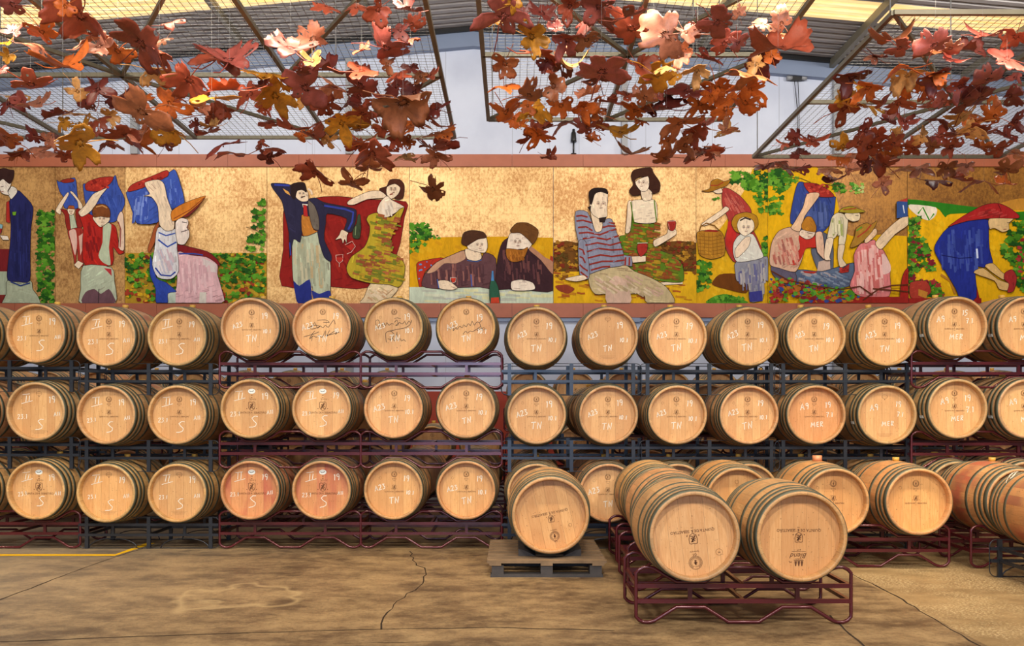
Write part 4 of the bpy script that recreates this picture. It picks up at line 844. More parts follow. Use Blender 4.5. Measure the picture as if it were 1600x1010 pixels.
def rack(kind, x, y, z, label, group, ground=False):
    t = thing('barrel_rack', label, 'rack', group, (x, y, z))
    if kind == 'purple':
        for yy in (0, RD):
            put('tube_frame', RM['tube_frame'], t, (0, yy, 0)); put('rail', RM['upper_rail'], t, (0, yy, 0)); put('rail', RM['lower_rail'], t, (0, yy, 0))
            for px in (-.352, .352): put('short_post', RM['short_post'], t, (px, yy, 0))
        for px in (-.696, .0, .696):
            for zz in (.252, .152): put('cross_bar', RM['cross_bar'], t, (px, 0, zz))
        put('short_post', RM['short_post'], t, (0, RD, 0))
    else:
        for yy in (0, RD):
            for px in (-.62, 0, .62): put('upright', RM['upright'], t, (px, yy, 0))
            put('rail', RM['dark_upper'], t, (0, yy, 0)); put('rail', RM['dark_lower'], t, (0, yy, 0)); put('wire_loop', RM['wire_loop'], t, (0, yy, 0))
            for px in (-.36, .36): put('short_post', RM['dark_post'], t, (px, yy, 0))
            if ground: put('wire_arch', RM['wire_arch'], t, (0, yy, 0))
        for px in (-.62, .0, .62):
            for zz in (.24, .138): put('cross_bar', RM['dark_cross'], t, (px, 0, zz))
    return t
RZP, RZD = .612 - .01, .574      # barrel axis above the rack's base
ROWN = ['bottom', 'middle', 'top']
# front stack: eight bays of two columns, three high
BAYS = [  # pixel x of the two heads at the rim plane, rack kinds from the floor up
 (-58, 55, 'pdd'), (165, 276, 'ddd'), (390, 502, 'ppp'), (614.5, 728, 'ppp'), (838.5, 951, 'ddd'), (1059, 1171, 'ddd'), (1276, 1387, 'ddd'), (1497, 1606, 'ppp')]
D0 = 8.81
WORD = {'TN': 'TN', 'S': 'S and II', 'MER': 'MER', 'MER15': 'MER and 15'}
def marks(ci, ri):
    if ci <= 3: return ('S', 'small')
    if ci in (4, 5): return ('TN', 'small') if ri == 2 else ('S', 'big')
    if ci in (12, 13) and ri == 1: return ('MER', 'small' if ci == 12 else 'oval')
    if ci >= 14: return ('MER15' if (ci == 14 and ri == 2) else 'MER', 'small')
    if ci <= 13: return ('TN', 'small')
STAIN = {(0, 2): .8, (0, 1): .7, (1, 1): .15, (2, 2): .95, (2, 1): .45, (2, 0): .6, (3, 2): .5, (3, 1): .2, (4, 0): .85, (5, 0): .85, (4, 1): .35, (5, 1): .3, (1, 0): .45, (12, 1): .5, (15, 2): .45, (14, 0): .3, (15, 0): .5, (0, 0): .5}
HST = {(2, 2): .55, (4, 0): .75, (5, 0): .75, (1, 0): .45, (4, 1): .15, (12, 1): .55, (15, 2): .35, (2, 1): .35, (3, 2): .1, (3, 1): .2}
TONE = {(4, 0): (1.0, .80, .74), (5, 0): (1.0, .80, .74), (12, 1): (1.02, .84, .74), (6, 0): (1, .92, .78), (7, 0): (.98, .92, .8), (1, 2): (1.02, 1.0, .9), (9, 2): (.92, .86, .74), (7, 2): (.92, .86, .76), (2, 0): (1, .92, .8)}
COLN = ['cut off by the left edge', 'second column from the left edge', 'third column from the left edge', 'fourth column from the left edge', 'fifth column from the left edge', 'sixth column from the left edge', 'seventh column from the left edge', 'eighth column from the left edge', 'first column right of centre', 'second column right of centre', 'third column right of centre', 'fourth column right of centre', 'fifth column right of centre', 'fourth column from the right edge', 'second column from the right edge', 'cut off by the right edge']
COLN[13] = 'third column from the right edge'
def bank(y, bays, rows, where, zoff=0.0, front=False):
    for bi, (xa, xb, kinds) in enumerate(bays):
        z = zoff; yy = y + (-.10 if front and bi == 7 else 0)
        for ri in range(rows[bi] if isinstance(rows, (list, tuple)) else rows):
            kd = kinds[ri]; cx = (xa + xb) / 2
            rack('purple' if kd == 'p' else 'dark', cx, yy + .19, z, '%s rack under the %s-row barrels, %s' % ('maroon tube' if kd == 'p' else 'dark grey bar', ROWN[ri], where[bi]), 'steel barrel racks', ground=(ri == 0 and kd == 'd'))
            bz = z + (RZP if kd == 'p' else RZD)
            for s_, x in enumerate((xa, xb)):
                ci = bi * 2 + s_; key = (ci, ri)
                if front:
                    mk, br = marks(ci, ri)
                    if ri == 0 and ci in (2, 3): br = 'oval'
                    if ri == 0 and ci in (0, 1): br = 'big'
                    if (ri, ci) in ((1, 1),): br = 'oval'
                    if (ri, ci) == (2, 9): br = 'oval'
                    ex = {(5, 2): 'a', (6, 2): 'b', (7, 2): 'c'}.get(key)
                    lab = 'barrel chalked %s, %s front row, %s' % (WORD[mk], ROWN[ri], COLN[ci])
                    if ex: br = 'stamp'
                    if ex: lab = 'barrel with %s, top row, %s' % ({'a': 'two marker signatures', 'b': 'large looped signatures', 'c': 'a slanting signature'}[ex], COLN[ci])
                    pap = key in ((14, 2), (15, 2), (14, 1), (15, 1), (13, 1))
                    tn = TONE.get(key, (1.0, .97, .92)); st = STAIN.get(key, .0 if 6 <= ci <= 13 else .25)
                    barrel(x, yy, bz, lab, 'chalk-marked barrels of the front stack', mk, br, tn, st, HST.get(key), extra=ex, paper=pap, skip=(1,) if False else ())
                else:
                    random.seed(ci * 9 + ri)
                    lab = '%s row barrel, %s, %s one' % (ROWN[ri], where[bi], 'left' if s_ == 0 else 'right')
                    barrel(x, yy, bz, lab, 'barrels stacked behind the front row', None, 'small', (1, random.uniform(.9, .97), random.uniform(.8, .9)), random.choice((0, .2, .6)), 0.1)
            z += .80 if kd == 'p' else .769
fb = [((a - 800) / F * D0, (b_ - 800) / F * D0, k_) for a, b_, k_ in BAYS]
fb[7] = ((1497 - 800) / F * 8.71, (1606 - 800) / F * 8.71, 'ppp')
BN = ['first bay at the left edge', 'second bay from the left', 'third bay from the left', 'fourth bay left of centre', 'bay right of centre', 'bay behind the front barrels', 'second bay from the right', 'maroon bay at the right edge']
bank(D0, fb, 3, BN, front=True)
# second and third stacks behind it
bb = []
for i in range(-5, 5): bb.append((.27 + .706 * 2 * i, .27 + .706 * (2 * i + 1), 'ppp' if i % 3 else 'ddd'))
BN2 = ['second stack, bay %s' % s_ for s_ in ('at the far left', 'behind the left-edge bay', 'behind the dark second bay', 'left of the signed barrels', 'behind the signed barrels', 'behind the picture centre', 'right of the picture centre', 'behind the tipped front barrels', 'second from the right', 'furthest right')]
bank(10.9, bb, [2, 2, 2, 2, 1, 2, 2, 2, 2, 2], BN2)
mb = MB(); mb.box(-9, 12, 13.1, 14.4, 0, .24); trim(mb, 'post')
cb_ = []
for i in range(-6, 6): cb_.append((.235 + .706 * 2 * i, .235 + .706 * (2 * i + 1), 'ppp'))
BN3 = ['rearmost stack, bay %s' % s_ for s_ in ('furthest left', 'second from the left', 'third from the left', 'fourth from the left', 'fifth from the left', 'just left of centre', 'just right of centre', 'fifth from the right', 'fourth from the right', 'third from the right', 'second from the right', 'furthest right')]
bank(13.2, cb_, [2, 2, 2, 2, 2, 1, 2, 2, 2, 2, 2, 2], BN3, zoff=.24)
# --- barrels standing in front of the stack
GF = 'barrels on low racks in front of the stack'
rack('purple', .824 + .706 - .01, 5.90, 0, 'maroon tube rack nearest the camera, holding the two tipped front barrels', 'steel barrel racks')
barrel(1.163, 5.71, RZP, 'front barrel with upside-down brand, left of the two nearest the camera', GF, None, 'front_a', (1.06, 1.0, .94), .12, .05, roll=R(174), bung=False)
barrel(1.845, 5.71, RZP, 'front barrel stamped Blend upside down, right of the two nearest the camera', GF, None, 'front_b', (1.04, .93, .80), .0, 0, roll=R(180), bung=False)
rack('purple', .90 + .706, 6.95, 0, 'maroon tube rack directly behind the rack nearest the camera', 'steel barrel racks')
barrel(1.25, 6.76, RZP, 'oak barrel half hidden behind the left front barrel', GF, None, None, (1, .92, .80), .25, 0, bung=False)
rack('purple', .937 + .706, 8.05, 0, 'maroon tube rack third in line behind the front barrels', 'steel barrel racks')

barrel(1.29, 7.86, RZP, 'oak barrel mostly hidden behind the two left front barrels, its top bulging above them', GF, None, None, (1, .92, .82), .7, 0, bung=False)
barrel(1.985, 7.86, RZP, 'oak barrel with a small ring mark seen between the two front barrels', GF, None, 'ring', (1.0, .88, .70), .0, 0, bung=False)
rack('purple', 3.16, 7.95, 0, 'maroon tube rack under the copper-bunged and yellow-bunged barrels', 'steel barrel racks')
barrel(2.80, 7.76, RZP, 'unchalked barrel with a large copper-coloured bung behind the right front barrel', GF, None, 'small', (1.02, .90, .72), .45, 0, bungm=BUNGP)
barrel(3.52, 7.76, RZP, 'unchalked barrel with a yellow bung, right of the copper-bunged one', GF, None, 'small', (1.02, .90, .70), .35, 0)
rack('purple', 4.04 + .706, 7.91, 0, 'maroon tube rack at the right edge under the wine-stained barrel', 'steel barrel racks')
barrel(4.37, 7.72, RZP, 'wine-stained barrel with a yellow bung near the right edge, seen from its left side', GF, None, 'small', (1.0, .90, .76), .95, .2)
rack('dark', 4.0 + .69, 6.92, 0, 'dark grey bar rack at the lower right edge', 'steel barrel racks', ground=True)
barrel(4.36, 6.745, RZD, 'pinkish barrel on the dark rack cut off by the right edge', GF, None, 'small', (1.0, .80, .70), .9, .2)
# white twine hanging over the barrel at the right
mb = MB(); random.seed(8)
for q in range(7):
    x0 = 4.22 + random.uniform(-.10, .14); pp = []
    for i in range(9):
        a = i / 8; yy = 7.50 + a * .14; xx = x0 + .12 * a + .02 * math.sin(a * 7 + q)
        rr = rad((yy - 7.21)) + .008 + .012 * math.sin(a * 3.1); dx = xx - 4.36; pp.append((xx, yy, RZD + math.sqrt(max(.001, rr * rr - dx * dx)) + .0))
    mb.tube(pp, .0022, 5)
thing('twine', 'loose white twine draped over the barrel at the right edge', 'twine', me=mb.mesh('twine', 'twine'))
# pallet with the large barrel
PX, PY = .29, 7.49
t = thing('wooden_pallet', 'weathered wooden pallet on the floor under the large single barrel', 'pallet', None, (PX, PY, 0))
for i in range(8):
    mb = MB(); wd = .10 if i % 3 == 0 else .085; yy = i * (1.2 - .10) / 7; mb.box(-.5, .5, yy, yy + wd, .118, .140); o = put('deck_board', mb.mesh('deck_board', 'pallet'), t)
for x0 in (-.46, -.05, .36):
    for yy in (0.01, .53, 1.05):
        mb = MB(); mb.box(x0, x0 + .10, yy, yy + .14, .022, .098); put('block', mb.mesh('block', 'palletd'), t)
for yy in (0.01, .53, 1.05):
    mb = MB(); mb.box(-.47, .47, yy, yy + .10, 0, .022); put('bottom_board', mb.mesh('bottom_board', 'palletd'), t)
for x0 in (-.48, -.05, .38):
    mb = MB(); mb.box(x0, x0 + .10, 0, 1.19, .098, .118); put('stringer', mb.mesh('stringer', 'pallet'), t)
barrel(.325, 7.58, .14 + RB * 1.13, 'large unchalked barrel standing alone on the wooden pallet, brand upside down', 'barrels on low racks in front of the stack', None, 'front_c', (.98, .90, .78), .1, .05, roll=R(168), scale=1.13, bung=False)
for sx_ in (-1, 1):
    mb = MB(); a, b_ = .12, .27
    mb.v = [(sx_ * x, y, z) for y in (0, .5) for x, z in ((a, 0), (b_, 0), (b_, .062), (a + .10, .050))]
    fs = ((0, 1, 2, 3), (7, 6, 5, 4), (0, 4, 5, 1), (1, 5, 6, 2), (2, 6, 7, 3), (3, 7, 4, 0))
    for f in fs: mb.face(list(f) if sx_ > 0 else list(f)[::-1])
    thing('wedge_block', 'dark wooden wedge on the pallet, %s side of the large barrel' % ('right' if sx_ > 0 else 'left'), 'wedge', 'wedges on the pallet', (.325, 7.72, .14), me=mb.mesh('wedge_block', 'palletd'))
# ------------------------------------------------------------------ hanging steel mesh frames
FZ = 4.34
def frame(label, xs, ys, braces, wires):
    t = thing('mesh_frame', label, 'frame', 'hanging wire mesh frames', (0, 0, FZ))
    for x in xs: mb = MB(); mb.box(x - .018, x + .018, ys[0], ys[-1], -.018, .018); put('long_bar', mb.mesh('long_bar', 'framem'), t)
    for y in ys: mb = MB(); mb.box(xs[0], xs[-1], y - .018, y + .018, -.018, .018); put('cross_bar', mb.mesh('cross_bar', 'framem'), t)
    for (a, b_, c, d) in braces: mb = MB(); mb.bar((a, b_, 0), (c, d, 0), .03, .03); put('diagonal_brace', mb.mesh('diagonal_brace', 'framem'), t)
    mb = MB(); x = xs[0]
    while x < xs[-1]: mb.box(x - .0016, x + .0016, ys[0], ys[-1], .019, .0215); x += .062
    y = ys[0]
    while y < ys[-1]: mb.box(xs[0], xs[-1], y - .0016, y + .0016, .0215, .024); y += .062
    put('wire_mesh', mb.mesh('wire_mesh', 'wire'), t)
    for x, y in wires:
        mb = MB(); mb.tube([(x, y, .01), (x, y, rz(x) - FZ)], .006, 5); put('hanging_wire', mb.mesh('hanging_wire', 'thread'), t)
frame('left wire mesh frame hanging under the roof, full of leaves', [-6.25, -4.85, -3.43, -1.98, -.62], [5.6, 7.9, 9.74], [(-4.85, 5.6, -3.43, 7.9), (-3.43, 7.9, -1.98, 9.74), (-1.98, 5.6, -3.43, 7.9), (-1.98, 9.74, -.62, 7.9), (-.62, 5.6, -1.98, 7.9), (-6.25, 7.9, -4.85, 9.74)], [(-1.55, 7.9), (-4.5, 7.9), (-.62, 6.5), (-4.85, 9.7)])
frame('middle wire mesh frame hanging under the roof, full of leaves', [-.24, .96, 2.14], [5.6, 7.44, 9.13], [(-.24, 5.6, .96, 7.44), (2.14, 5.6, .96, 7.44), (-.24, 9.13, .96, 7.44), (.96, 9.13, 2.14, 7.44)], [(.36, 7.44), (1.5, 7.44), (-.2, 9.1), (2.1, 9.1)])
frame('right wire mesh frame hanging under the roof with its near bar in view', [2.82, 4.25, 5.7], [6.64, 8.6, 10.5], [(2.82, 6.64, 4.25, 8.6), (4.25, 6.64, 2.82, 8.6) if 0 else (4.25, 8.6, 5.7, 10.5), (2.82, 10.5, 4.25, 8.6), (5.7, 6.64, 4.25, 8.6)], [(2.82, 6.7), (4.2, 8.6), (2.84, 10.4), (5.6, 8.6)])
# ------------------------------------------------------------------ the leaves
def leafmesh(seed):
    rn = random.Random(seed); NA, NR = 66, 6; L = []
    lob = sorted([rn.uniform(-.22, .22) + q for q in (math.pi / 2, math.pi / 2 + 1.05, math.pi / 2 - 1.05, math.pi / 2 + 2.15, math.pi / 2 - 2.15)]); amp = [rn.uniform(.62, 1.0) for _ in lob]; ph = [rn.uniform(0, 6.28) for _ in range(4)]
    wd = [rn.uniform(.46, .78) for _ in lob]; jag = [(rn.randint(9, 15), rn.uniform(0, 6.28), rn.uniform(.02, .06)), (rn.randint(18, 27), rn.uniform(0, 6.28), rn.uniform(.02, .05)), (rn.randint(33, 44), rn.uniform(0, 6.28), .025)]
    def rr(t):
        v = .36
        for a, m_, w_ in zip(lob, amp, wd):
            d = abs((t - a + math.pi) % (2 * math.pi) - math.pi)
            if d < w_: v = max(v, m_ * (.46 + .54 * (1 - (d / w_) ** 2.2)))
        d = abs((t + math.pi / 2 + math.pi) % (2 * math.pi) - math.pi)
        v *= 1 - .62 * max(0, 1 - d / .30)
        return v * (1 + sum(m_ * math.sin(n_ * t + p_) for n_, p_, m_ in jag))
    c1 = rn.uniform(-1.1, 1.1); c2 = rn.uniform(-1.3, 1.3); fold = rn.uniform(-.9, 1.1); tw = rn.uniform(-.9, .9); lc = [(a, rn.uniform(-1.3, 1.3)) for a in lob]
    f1 = rn.uniform(0, 3.14); k1 = rn.choice((-1, 1)) * rn.uniform(.5, 1.7); k2 = rn.uniform(-.6, .6)
    def zz(x, y, r, t):
        u = x * math.cos(f1) + y * math.sin(f1); v = -x * math.sin(f1) + y * math.cos(f1)
        return .42 * k1 * u * u + .3 * k2 * v * v * v + .25 * fold * abs(x) * (1 if y > -.2 else .4) + .09 * r * math.sin(2 * t + ph[3]) + .08 * r * r * math.sin(3 * t + ph[1]) + .05 * r * math.sin(7 * t + ph[0]) * r + sum(c_ * .42 * max(0, r - .4) ** 1.4 * max(0, math.cos(t - a)) ** 4 for a, c_ in lc)
    mb = MB(); th = .008
    for side in (0, 1):
        mb.v.append((0, 0, (-th if side else 0)))
        for k in range(1, NR + 1):
            for j in range(NA):
                t = 2 * math.pi * j / NA; r = rr(t) * k / NR; x, y = r * math.cos(t), r * math.sin(t); mb.v.append((x * .5, y * .5, .5 * zz(x, y, r, t) - (th if side else 0)))
    n1 = 1 + NR * NA
    holes = {(rn.randrange(2, NR - 1), rn.randrange(NA)) for _ in range(5)}
    for side in (0, 1):
        o = side * n1
        for j in range(NA):
            f = [o, o + 1 + j, o + 1 + (j + 1) % NA]; mb.face(f if not side else f[::-1], sm=True)
        for k in range(NR - 1):
            for j in range(NA):
                if any(h[0] == k and (j - h[1]) % NA < 2 for h in holes): continue
                a = o + 1 + k * NA + j; b_ = o + 1 + k * NA + (j + 1) % NA; f = [a, b_, b_ + NA, a + NA]; f = f[::-1]; mb.face(f if side else f[::-1], sm=True)
    e = 1 + (NR - 1) * NA
    for j in range(NA): mb.face([e + j, e + (j + 1) % NA, n1 + e + (j + 1) % NA, n1 + e + j])
    blade = mb.mesh('leaf', 'leaf')
    mb = MB(); q = rn.uniform(-.25, .25); mb.tube([(0, -.02, 0), (q * .2, -.2, -.03), (q * .6, -.40, -.02 + q * .2), (q, -.62, .03)], .009, 5); st = mb.mesh('stalk', 'leaf'); return blade, st
LM = [leafmesh(100 + i) for i in range(18)]
TH = MB(); TH.tube([(0, 0, 0), (0, 0, 1)], 1, 4); THM = TH.mesh('thread', 'thread')
CL = {'r': ((158, 70, 46), 'russet'), 'd': ((116, 44, 36), 'dark maroon'), 'o': ((200, 98, 36), 'orange'), 'y': ((204, 136, 36), 'ochre yellow'), 'p': ((206, 128, 98), 'salmon pink'), 't': ((226, 166, 100), 'pale tan'), 'b': ((170, 98, 60), 'copper brown'), 'm': ((158, 76, 66), 'dusty red')}
# x, y, w, h in quarter pixels of four crops starting at x = 0, 400, 800, 1200
LV = {0: '''60,30,190,110,m 520,100,300,170,r 430,40,110,130,o 1220,110,370,250,m 1060,140,150,90,r 850,10,90,30,r 80,190,130,130,m 50,270,110,70,y 20,350,90,90,y 30,430,90,80,m 240,200,200,90,o 190,270,150,70,p 290,350,340,150,o 340,265,150,40,t 600,290,150,170,p 540,255,200,60,p 720,320,200,110,o 880,270,330,190,r 1000,250,110,90,b 1000,340,200,70,r 1390,360,320,220,r 980,450,230,80,t 1000,440,80,60,o 1090,430,100,60,d 1160,500,260,190,r 200,525,280,60,r 90,600,140,80,t 40,650,150,150,d 130,640,110,90,m 230,650,190,130,p 400,590,70,90,d 480,570,140,110,t 620,560,120,190,d 700,610,220,130,d 790,610,120,60,d 880,620,130,110,o 900,700,320,180,b 1040,650,130,190,o 1110,620,140,110,r 1150,690,110,50,d 1330,610,290,100,y 1250,670,110,80,p 1400,690,120,80,r 1310,720,220,60,r 1420,560,280,90,r 1540,590,150,180,r 1560,450,180,80,y 340,720,170,60,d 530,710,190,50,t 630,740,150,90,r 700,725,120,80,t 520,790,150,120,y 410,760,90,110,y 60,860,240,70,o 20,800,90,50,o 215,850,120,90,d 330,860,120,60,d 480,900,280,140,y 660,900,130,100,r 780,850,210,110,r 850,900,200,90,o 1080,820,220,120,y 1050,900,110,110,d 1215,780,90,80,d 1330,790,130,80,t 1320,830,150,50,r 1390,900,250,120,d 1450,960,200,80,r 150,940,180,110,r 270,950,160,130,p 110,960,110,100,o 400,970,130,60,r 725,950,70,70,p 990,980,60,50,r 60,910,170,50,r 300,880,110,90,p 880,840,130,90,p 560,650,120,80,d 1180,790,100,50,d 1570,720,100,40,t''',
 400: '''150,70,90,60,o 90,50,120,40,p 280,20,110,50,p 200,90,90,60,d 130,100,50,40,p 460,40,190,110,r 600,50,170,120,r 760,60,160,120,r 910,60,170,120,m 900,190,140,140,m 980,150,120,80,r 960,240,130,60,r 210,300,300,210,m 370,240,200,150,p 540,240,140,40,p 370,380,60,120,t 790,300,230,140,m 680,310,100,80,p 290,430,110,80,d 100,460,220,110,y 40,540,120,80,r 310,550,240,190,m 460,440,200,140,d 650,440,230,160,r 520,540,180,50,p 640,540,230,130,d 480,600,100,60,t 140,600,240,110,y 290,610,130,120,y 420,650,160,130,r 560,640,170,90,d 660,600,130,90,d 810,400,110,110,b 880,470,140,110,r 970,420,80,100,d 1040,480,120,110,b 1110,470,110,90,r 880,540,170,150,d 980,560,60,90,o 1010,580,100,160,d 800,620,150,110,d 920,640,310,130,b 720,660,130,60,r 1110,680,160,120,d 1030,720,140,90,r 450,750,180,90,r 540,770,240,120,y 640,800,160,70,y 650,710,180,80,r 780,730,150,60,r 60,770,110,90,r 170,790,100,70,t 220,810,200,90,r 280,850,80,100,o 370,850,150,80,r 440,880,110,70,t 50,680,100,80,r 40,720,150,30,t 960,780,190,120,o 970,880,70,110,o 860,850,150,50,r 1030,850,80,60,t 1150,830,190,110,o 1190,790,180,60,r 910,860,60,40,t 560,880,120,50,r 700,880,180,80,o 650,920,160,80,r 730,960,250,120,r 840,950,130,70,r 770,940,60,40,t 920,980,110,80,t 1120,930,200,100,r 1240,890,140,60,d 1110,980,150,80,p 40,900,90,90,r 110,930,130,90,r 220,920,110,40,o 140,960,100,60,b 90,980,140,60,d 310,1050,100,80,d 380,1080,190,90,r 590,1140,190,80,b 1110,1180,170,110,b 800,800,120,80,r 60,650,110,50,r 1000,1000,120,60,p 720,1040,160,60,b''',
 800: '''60,80,120,150,d 190,80,160,150,d 100,230,210,160,y -50,100,320,160,m -100,130,100,100,y -20,20,120,110,y 350,40,160,110,r 520,40,190,90,m 610,40,100,80,m 530,110,240,70,d 730,100,230,60,r 740,180,250,150,r 290,180,90,100,d 350,250,200,80,m 440,250,170,80,b 350,300,100,80,p 180,330,280,70,r 240,380,100,80,d 590,320,350,110,m 560,390,100,70,r 390,400,170,50,t 250,450,110,80,r 190,450,60,90,t 290,380,170,60,d 560,480,200,80,d 650,470,120,50,d 800,410,110,180,r 690,510,60,50,p 980,220,280,300,p 880,130,170,100,p 1060,200,100,140,p 1060,330,130,160,p 900,470,250,120,y 1010,480,90,100,y 1180,90,90,70,d 1140,180,130,110,d 1270,140,220,90,m 1410,80,90,80,p 1310,100,70,40,t 1310,270,180,110,m 1400,270,120,110,m 1160,330,110,40,t 1230,370,200,120,d 1390,390,70,80,p 1310,390,70,60,p 1540,150,140,120,p 1160,440,160,70,t 1150,490,110,60,r 1000,420,130,60,t 1520,400,100,120,t 1540,350,180,110,d 1500,470,280,90,b 1460,560,230,70,o 1280,550,200,100,o 1360,630,150,60,o -40,400,180,110,b -60,540,190,100,o -60,700,200,110,o 10,740,120,110,o 260,540,80,130,b 350,550,70,100,p 100,600,200,60,b 110,660,130,120,o 300,660,150,130,o 130,700,130,180,y 210,640,60,100,p 460,590,160,50,p 440,660,180,60,o 510,700,90,150,o 600,640,170,60,r 720,590,150,110,r 750,600,100,90,p 840,610,150,90,b 910,600,90,90,m 1090,570,220,170,d 980,680,230,120,d 1240,600,120,80,o 1180,650,200,100,o 1320,680,180,140,o 1480,640,200,80,o 750,690,150,80,o 800,750,120,60,o 660,680,100,60,r 320,760,160,80,m 400,750,80,50,d 460,800,140,90,m 570,780,110,70,r 660,830,240,140,y 490,870,90,80,o 200,800,150,100,r 150,840,200,60,o 270,840,110,60,b 60,790,120,60,o 40,870,120,50,o 110,850,170,60,r 1060,770,220,60,b 960,790,110,30,p 1140,820,150,50,r 1210,780,110,100,r 1330,810,90,110,b 1420,820,130,110,t 1270,810,60,50,t 980,880,120,60,b 1010,830,60,80,p 1100,910,130,80,b 1170,880,90,60,p 1210,930,170,90,r 1310,910,120,80,b 900,880,180,30,b 740,960,220,50,b 1120,960,130,60,p 950,990,200,60,b 250,980,100,90,r 330,1000,80,60,p 1060,1000,80,60,b 1280,960,150,50,r 860,690,90,90,d''',
 1200: '''210,90,360,170,r 60,150,140,120,p 100,220,210,110,b 30,350,100,110,o 40,480,90,70,r 10,420,60,80,b 680,270,130,110,p 800,240,200,70,b 840,300,150,50,m 690,350,130,70,d 540,390,180,80,d 700,400,130,50,t 530,450,120,40,t 1060,280,200,110,m 980,350,180,70,b 1140,300,160,50,p 1150,370,180,110,d 1340,220,190,120,m 1280,310,160,120,m 1530,230,160,70,r 1490,370,200,190,m 1550,480,110,110,m 860,420,250,90,o 740,460,110,60,t 880,470,180,90,t 940,530,130,50,t 830,540,150,60,o 1010,540,160,60,o 1060,450,140,60,o 1040,490,160,90,d 1370,500,180,80,m 1180,540,160,90,m 590,540,90,80,y 640,550,180,80,o 490,590,110,120,y 620,660,190,80,y 490,650,130,90,y 460,680,230,90,r 720,640,150,50,r 830,650,180,100,r 980,670,190,90,r 1020,620,120,60,r 1270,620,240,130,d 1110,630,110,80,m 1350,610,160,70,d 1530,600,120,80,d 1550,560,110,50,y 740,750,120,110,d 640,800,90,60,t 600,820,120,120,d 850,760,110,130,m 930,760,140,50,r 1060,740,170,60,d 1230,730,160,70,t 1330,750,170,90,o 1250,800,170,60,t 1430,730,150,90,o 1170,840,140,60,r 1350,830,180,50,r 1570,760,110,90,d 1480,850,170,130,d 1060,850,150,130,m 960,850,100,100,t 790,850,100,80,t 110,860,90,80,r 180,870,110,100,d 270,880,150,110,r 350,830,100,70,r 440,860,110,60,t 180,960,120,80,d 200,930,90,40,p 470,910,130,70,y 560,890,140,110,r 680,850,140,90,r 650,920,190,120,r 800,900,130,80,r 920,930,150,90,r 1010,920,110,70,b 1150,920,60,120,r 1320,930,140,90,o 1440,930,160,60,r 540,960,160,60,o 420,980,130,60,o 760,980,170,80,o 1550,960,140,80,b 60,1010,160,60,r 160,1050,200,80,d 310,1030,90,70,p 400,1060,150,80,b 420,1130,140,60,d 520,1060,110,110,p 620,1040,120,110,d 740,1030,170,60,r 830,1060,130,60,b 960,1060,150,110,p 1100,1050,140,110,b 1250,1040,100,110,p 1180,1120,130,70,r 1060,1130,160,70,d 920,1130,130,50,b 730,1150,70,120,p 1350,1130,190,60,o 1480,1150,130,90,o 1500,1060,150,60,b 1400,1040,90,60,y 1390,1090,140,50,r 650,1020,110,60,b 1580,1020,100,70,r 270,980,150,40,r -10,1040,120,70,d'''}
LAND = [(0, 60, 'the navy-coated man'), (60, 100, 'the vine strip'), (100, 150, 'the small basket picker'), (150, 200, 'the red-shirted picker'), (200, 260, 'the blue crate'), (260, 320, 'the orange hat'), (320, 370, 'gold right of the orange hat'), (370, 425, 'vine leaves beside the standing man'), (425, 480, 'the standing man\'s raised elbow'), (480, 540, 'the red cloth'), (540, 590, 'the floral-dress woman\'s elbow'), (590, 650, 'the woman in the floral dress'), (650, 700, 'gold left of the two men'), (700, 760, 'the younger capped man'), (760, 800, 'the wine bottle on the table'), (800, 850, 'the bearded man'), (850, 895, 'the seam right of the bearded man'), (895, 960, 'the striped sweater'), (960, 1000, 'the gap between the seated pair'), (1000, 1040, 'the brown-haired woman'), (1040, 1085, 'the raised wine glass'), (1085, 1130, 'the wicker basket'), (1130, 1190, 'the child in the straw hat'), (1190, 1240, 'the painted vine and arm'), (1240, 1300, 'the large blue basket'), (1300, 1345, 'the bending picker in cream'), (1345, 1400, 'the pink-shirted picker'), (1400, 1450, 'the painted green band'), (1450, 1500, 'the grapes left of the headscarf'), (1500, 1560, 'the red headscarf'), (1560, 1700, 'the right edge vine')]
LEAF = []; rn = random.Random(77)
for ox, s_ in LV.items():
    for q in s_.split():
        x, y, w_, h_, c = q.split(','); LEAF.append((ox + float(x) / 4, float(y) / 4, float(w_) / 4 * 1.26, float(h_) / 4 * 1.26, c))
LEAF.sort(key=lambda q: -q[2] * q[3]); LEAF = LEAF[:325]
recs = []
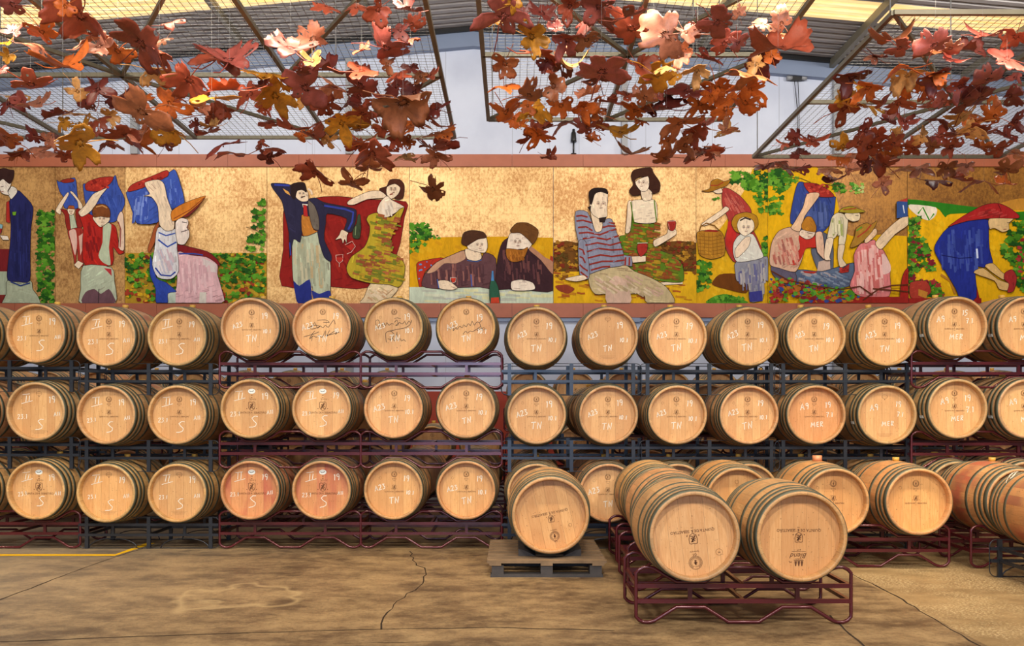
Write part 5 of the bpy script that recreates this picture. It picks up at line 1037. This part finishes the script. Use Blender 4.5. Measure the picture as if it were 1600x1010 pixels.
for (px, py, w_, h_, c) in LEAF:
    zt = 2.55 + rn.uniform(-.12, .16) if px < 1180 else 2.62 + rn.uniform(-.1, .14)
    d = min(10.6, max(5.9, zt * F / (633 - py))) + rn.uniform(-.15, .15)
    if w_ / F * d > .42: d = .42 * F / w_
    X = (px - 800) * d / F; Z = CAMZ + (633 - py) * d / F
    fr = 'left' if px < 728 else ('middle' if (px < 1215 and not (px > 1180 and py > 225)) or (px < 1300 and py < 100) else 'right')
    d0, d1 = {'left': (5.7, 9.7), 'middle': (5.7, 9.1), 'right': (6.7, 10.45)}[fr]
    if Z > FZ - .16: Z = FZ - .16 - rn.random() * .1; d = (Z - CAMZ) * F / (633 - py); X = (px - 800) * d / F
    if fr == 'right' and X < 2.9: d = min(10.3, 2.9 * F / (px - 800)); X = (px - 800) * d / F; Z = CAMZ + (633 - py) * d / F
    if fr == 'right' and X < 2.86: X = 2.86
    if d > d1: d = d1; X = (px - 800) * d / F; Z = CAMZ + (633 - py) * d / F
    if fr == 'middle' and X > 2.1: X = 2.1
    if fr == 'middle' and X < -.22: d = max(5.7, .22 * F / max(1, 800 - px)); X = (px - 800) * d / F; Z = CAMZ + (633 - py) * d / F
    if fr == 'left' and X > -.64: X = -.64
    X = max(X, -6.15); d = max(d, 5.68); Z = min(Z, FZ - .13)
    if fr == 'left': X = min(X, -.67)
    if fr == 'middle': X = min(2.08, max(-.18, X))
    if fr == 'right': X = max(X, 2.88)
    gx = {'left': -6.25, 'middle': -.24, 'right': 2.82}[fr]; X = gx + .062 * round((X - gx) / .062)      # tied to a wire of the mesh
    lm = next((l for a, b_, l in LAND if a <= px < b_), LAND[-1][2]) if px >= 0 else LAND[0][2]
    lay = 'highest' if py < 45 else 'upper' if py < 95 else 'middle' if py < 150 else 'lower' if py < 205 else 'lowest'
    sz = max(w_, h_)
    shape = 'broad' if h_ / w_ > .68 and sz > 35 else ('thin, edge-on' if h_ / w_ < .36 else ('upright' if h_ > w_ * 1.15 else 'curled'))
    recs.append([px, py, w_, h_, c, X, d, Z, fr, '%s %s leaf, %s layer, over %s' % (shape, CL[c][1], lay, lm)])
from collections import defaultdict
dup = defaultdict(list)
for r_ in recs: dup[r_[9]].append(r_)
for k_, g in dup.items():
    if len(g) < 2: continue
    g.sort(key=lambda r_: r_[0])
    if len(g) == 2:
        if abs(g[0][0] - g[1][0]) > 8: n_ = ['the left one', 'the right one']
        else: g.sort(key=lambda r_: r_[1]); n_ = ['the higher one', 'the one below']
    else: n_ = ['leftmost', 'second from left', 'third from left', 'fourth from left', 'fifth from left'][:len(g)]
    for r_, nn in zip(g, n_): r_[9] += ', ' + nn
for px, py, w_, h_, c, X, d, Z, fr, lab in recs:
    me, st = rn.choice(LM); size = min(.40, max(w_, h_) * d / F * 1.02); k_ = min(.98, h_ / w_) if h_ <= w_ else 1.0
    tilt = math.acos(min(1, max(.16, k_ * .92)))      # how far the blade lies back from facing the front of the hall
    if rn.random() < .5: tilt = -tilt
    tt = Matrix.Rotation(rn.uniform(-.35, .35), 4, 'Y') @ Matrix.Rotation(R(90) + tilt, 4, 'X') @ Matrix.Rotation(rn.uniform(0, 6.28), 4, 'Z')
    cc = CL[c][0]; j = rn.uniform(.86, 1.12); colr = s2l(tuple(min(255, v * j) for v in cc))
    t = thing('hanging_leaf', lab, 'leaf', 'leaves hanging from the %s mesh frame' % fr, (X, d, Z)); t.rotation_euler = (0, 0, 0)
    q = tt.to_euler(); a = put('blade', me, t, (0, 0, 0), q, colr); a.scale = (size * 1.12,) * 3
    a = put('stalk', st, t, (0, 0, 0), q, colr); a.scale = (size * 1.12,) * 3
    a = put('thread', THM, t, (0, 0, 0)); a.scale = (.0006, .0006, FZ - Z + .0187)
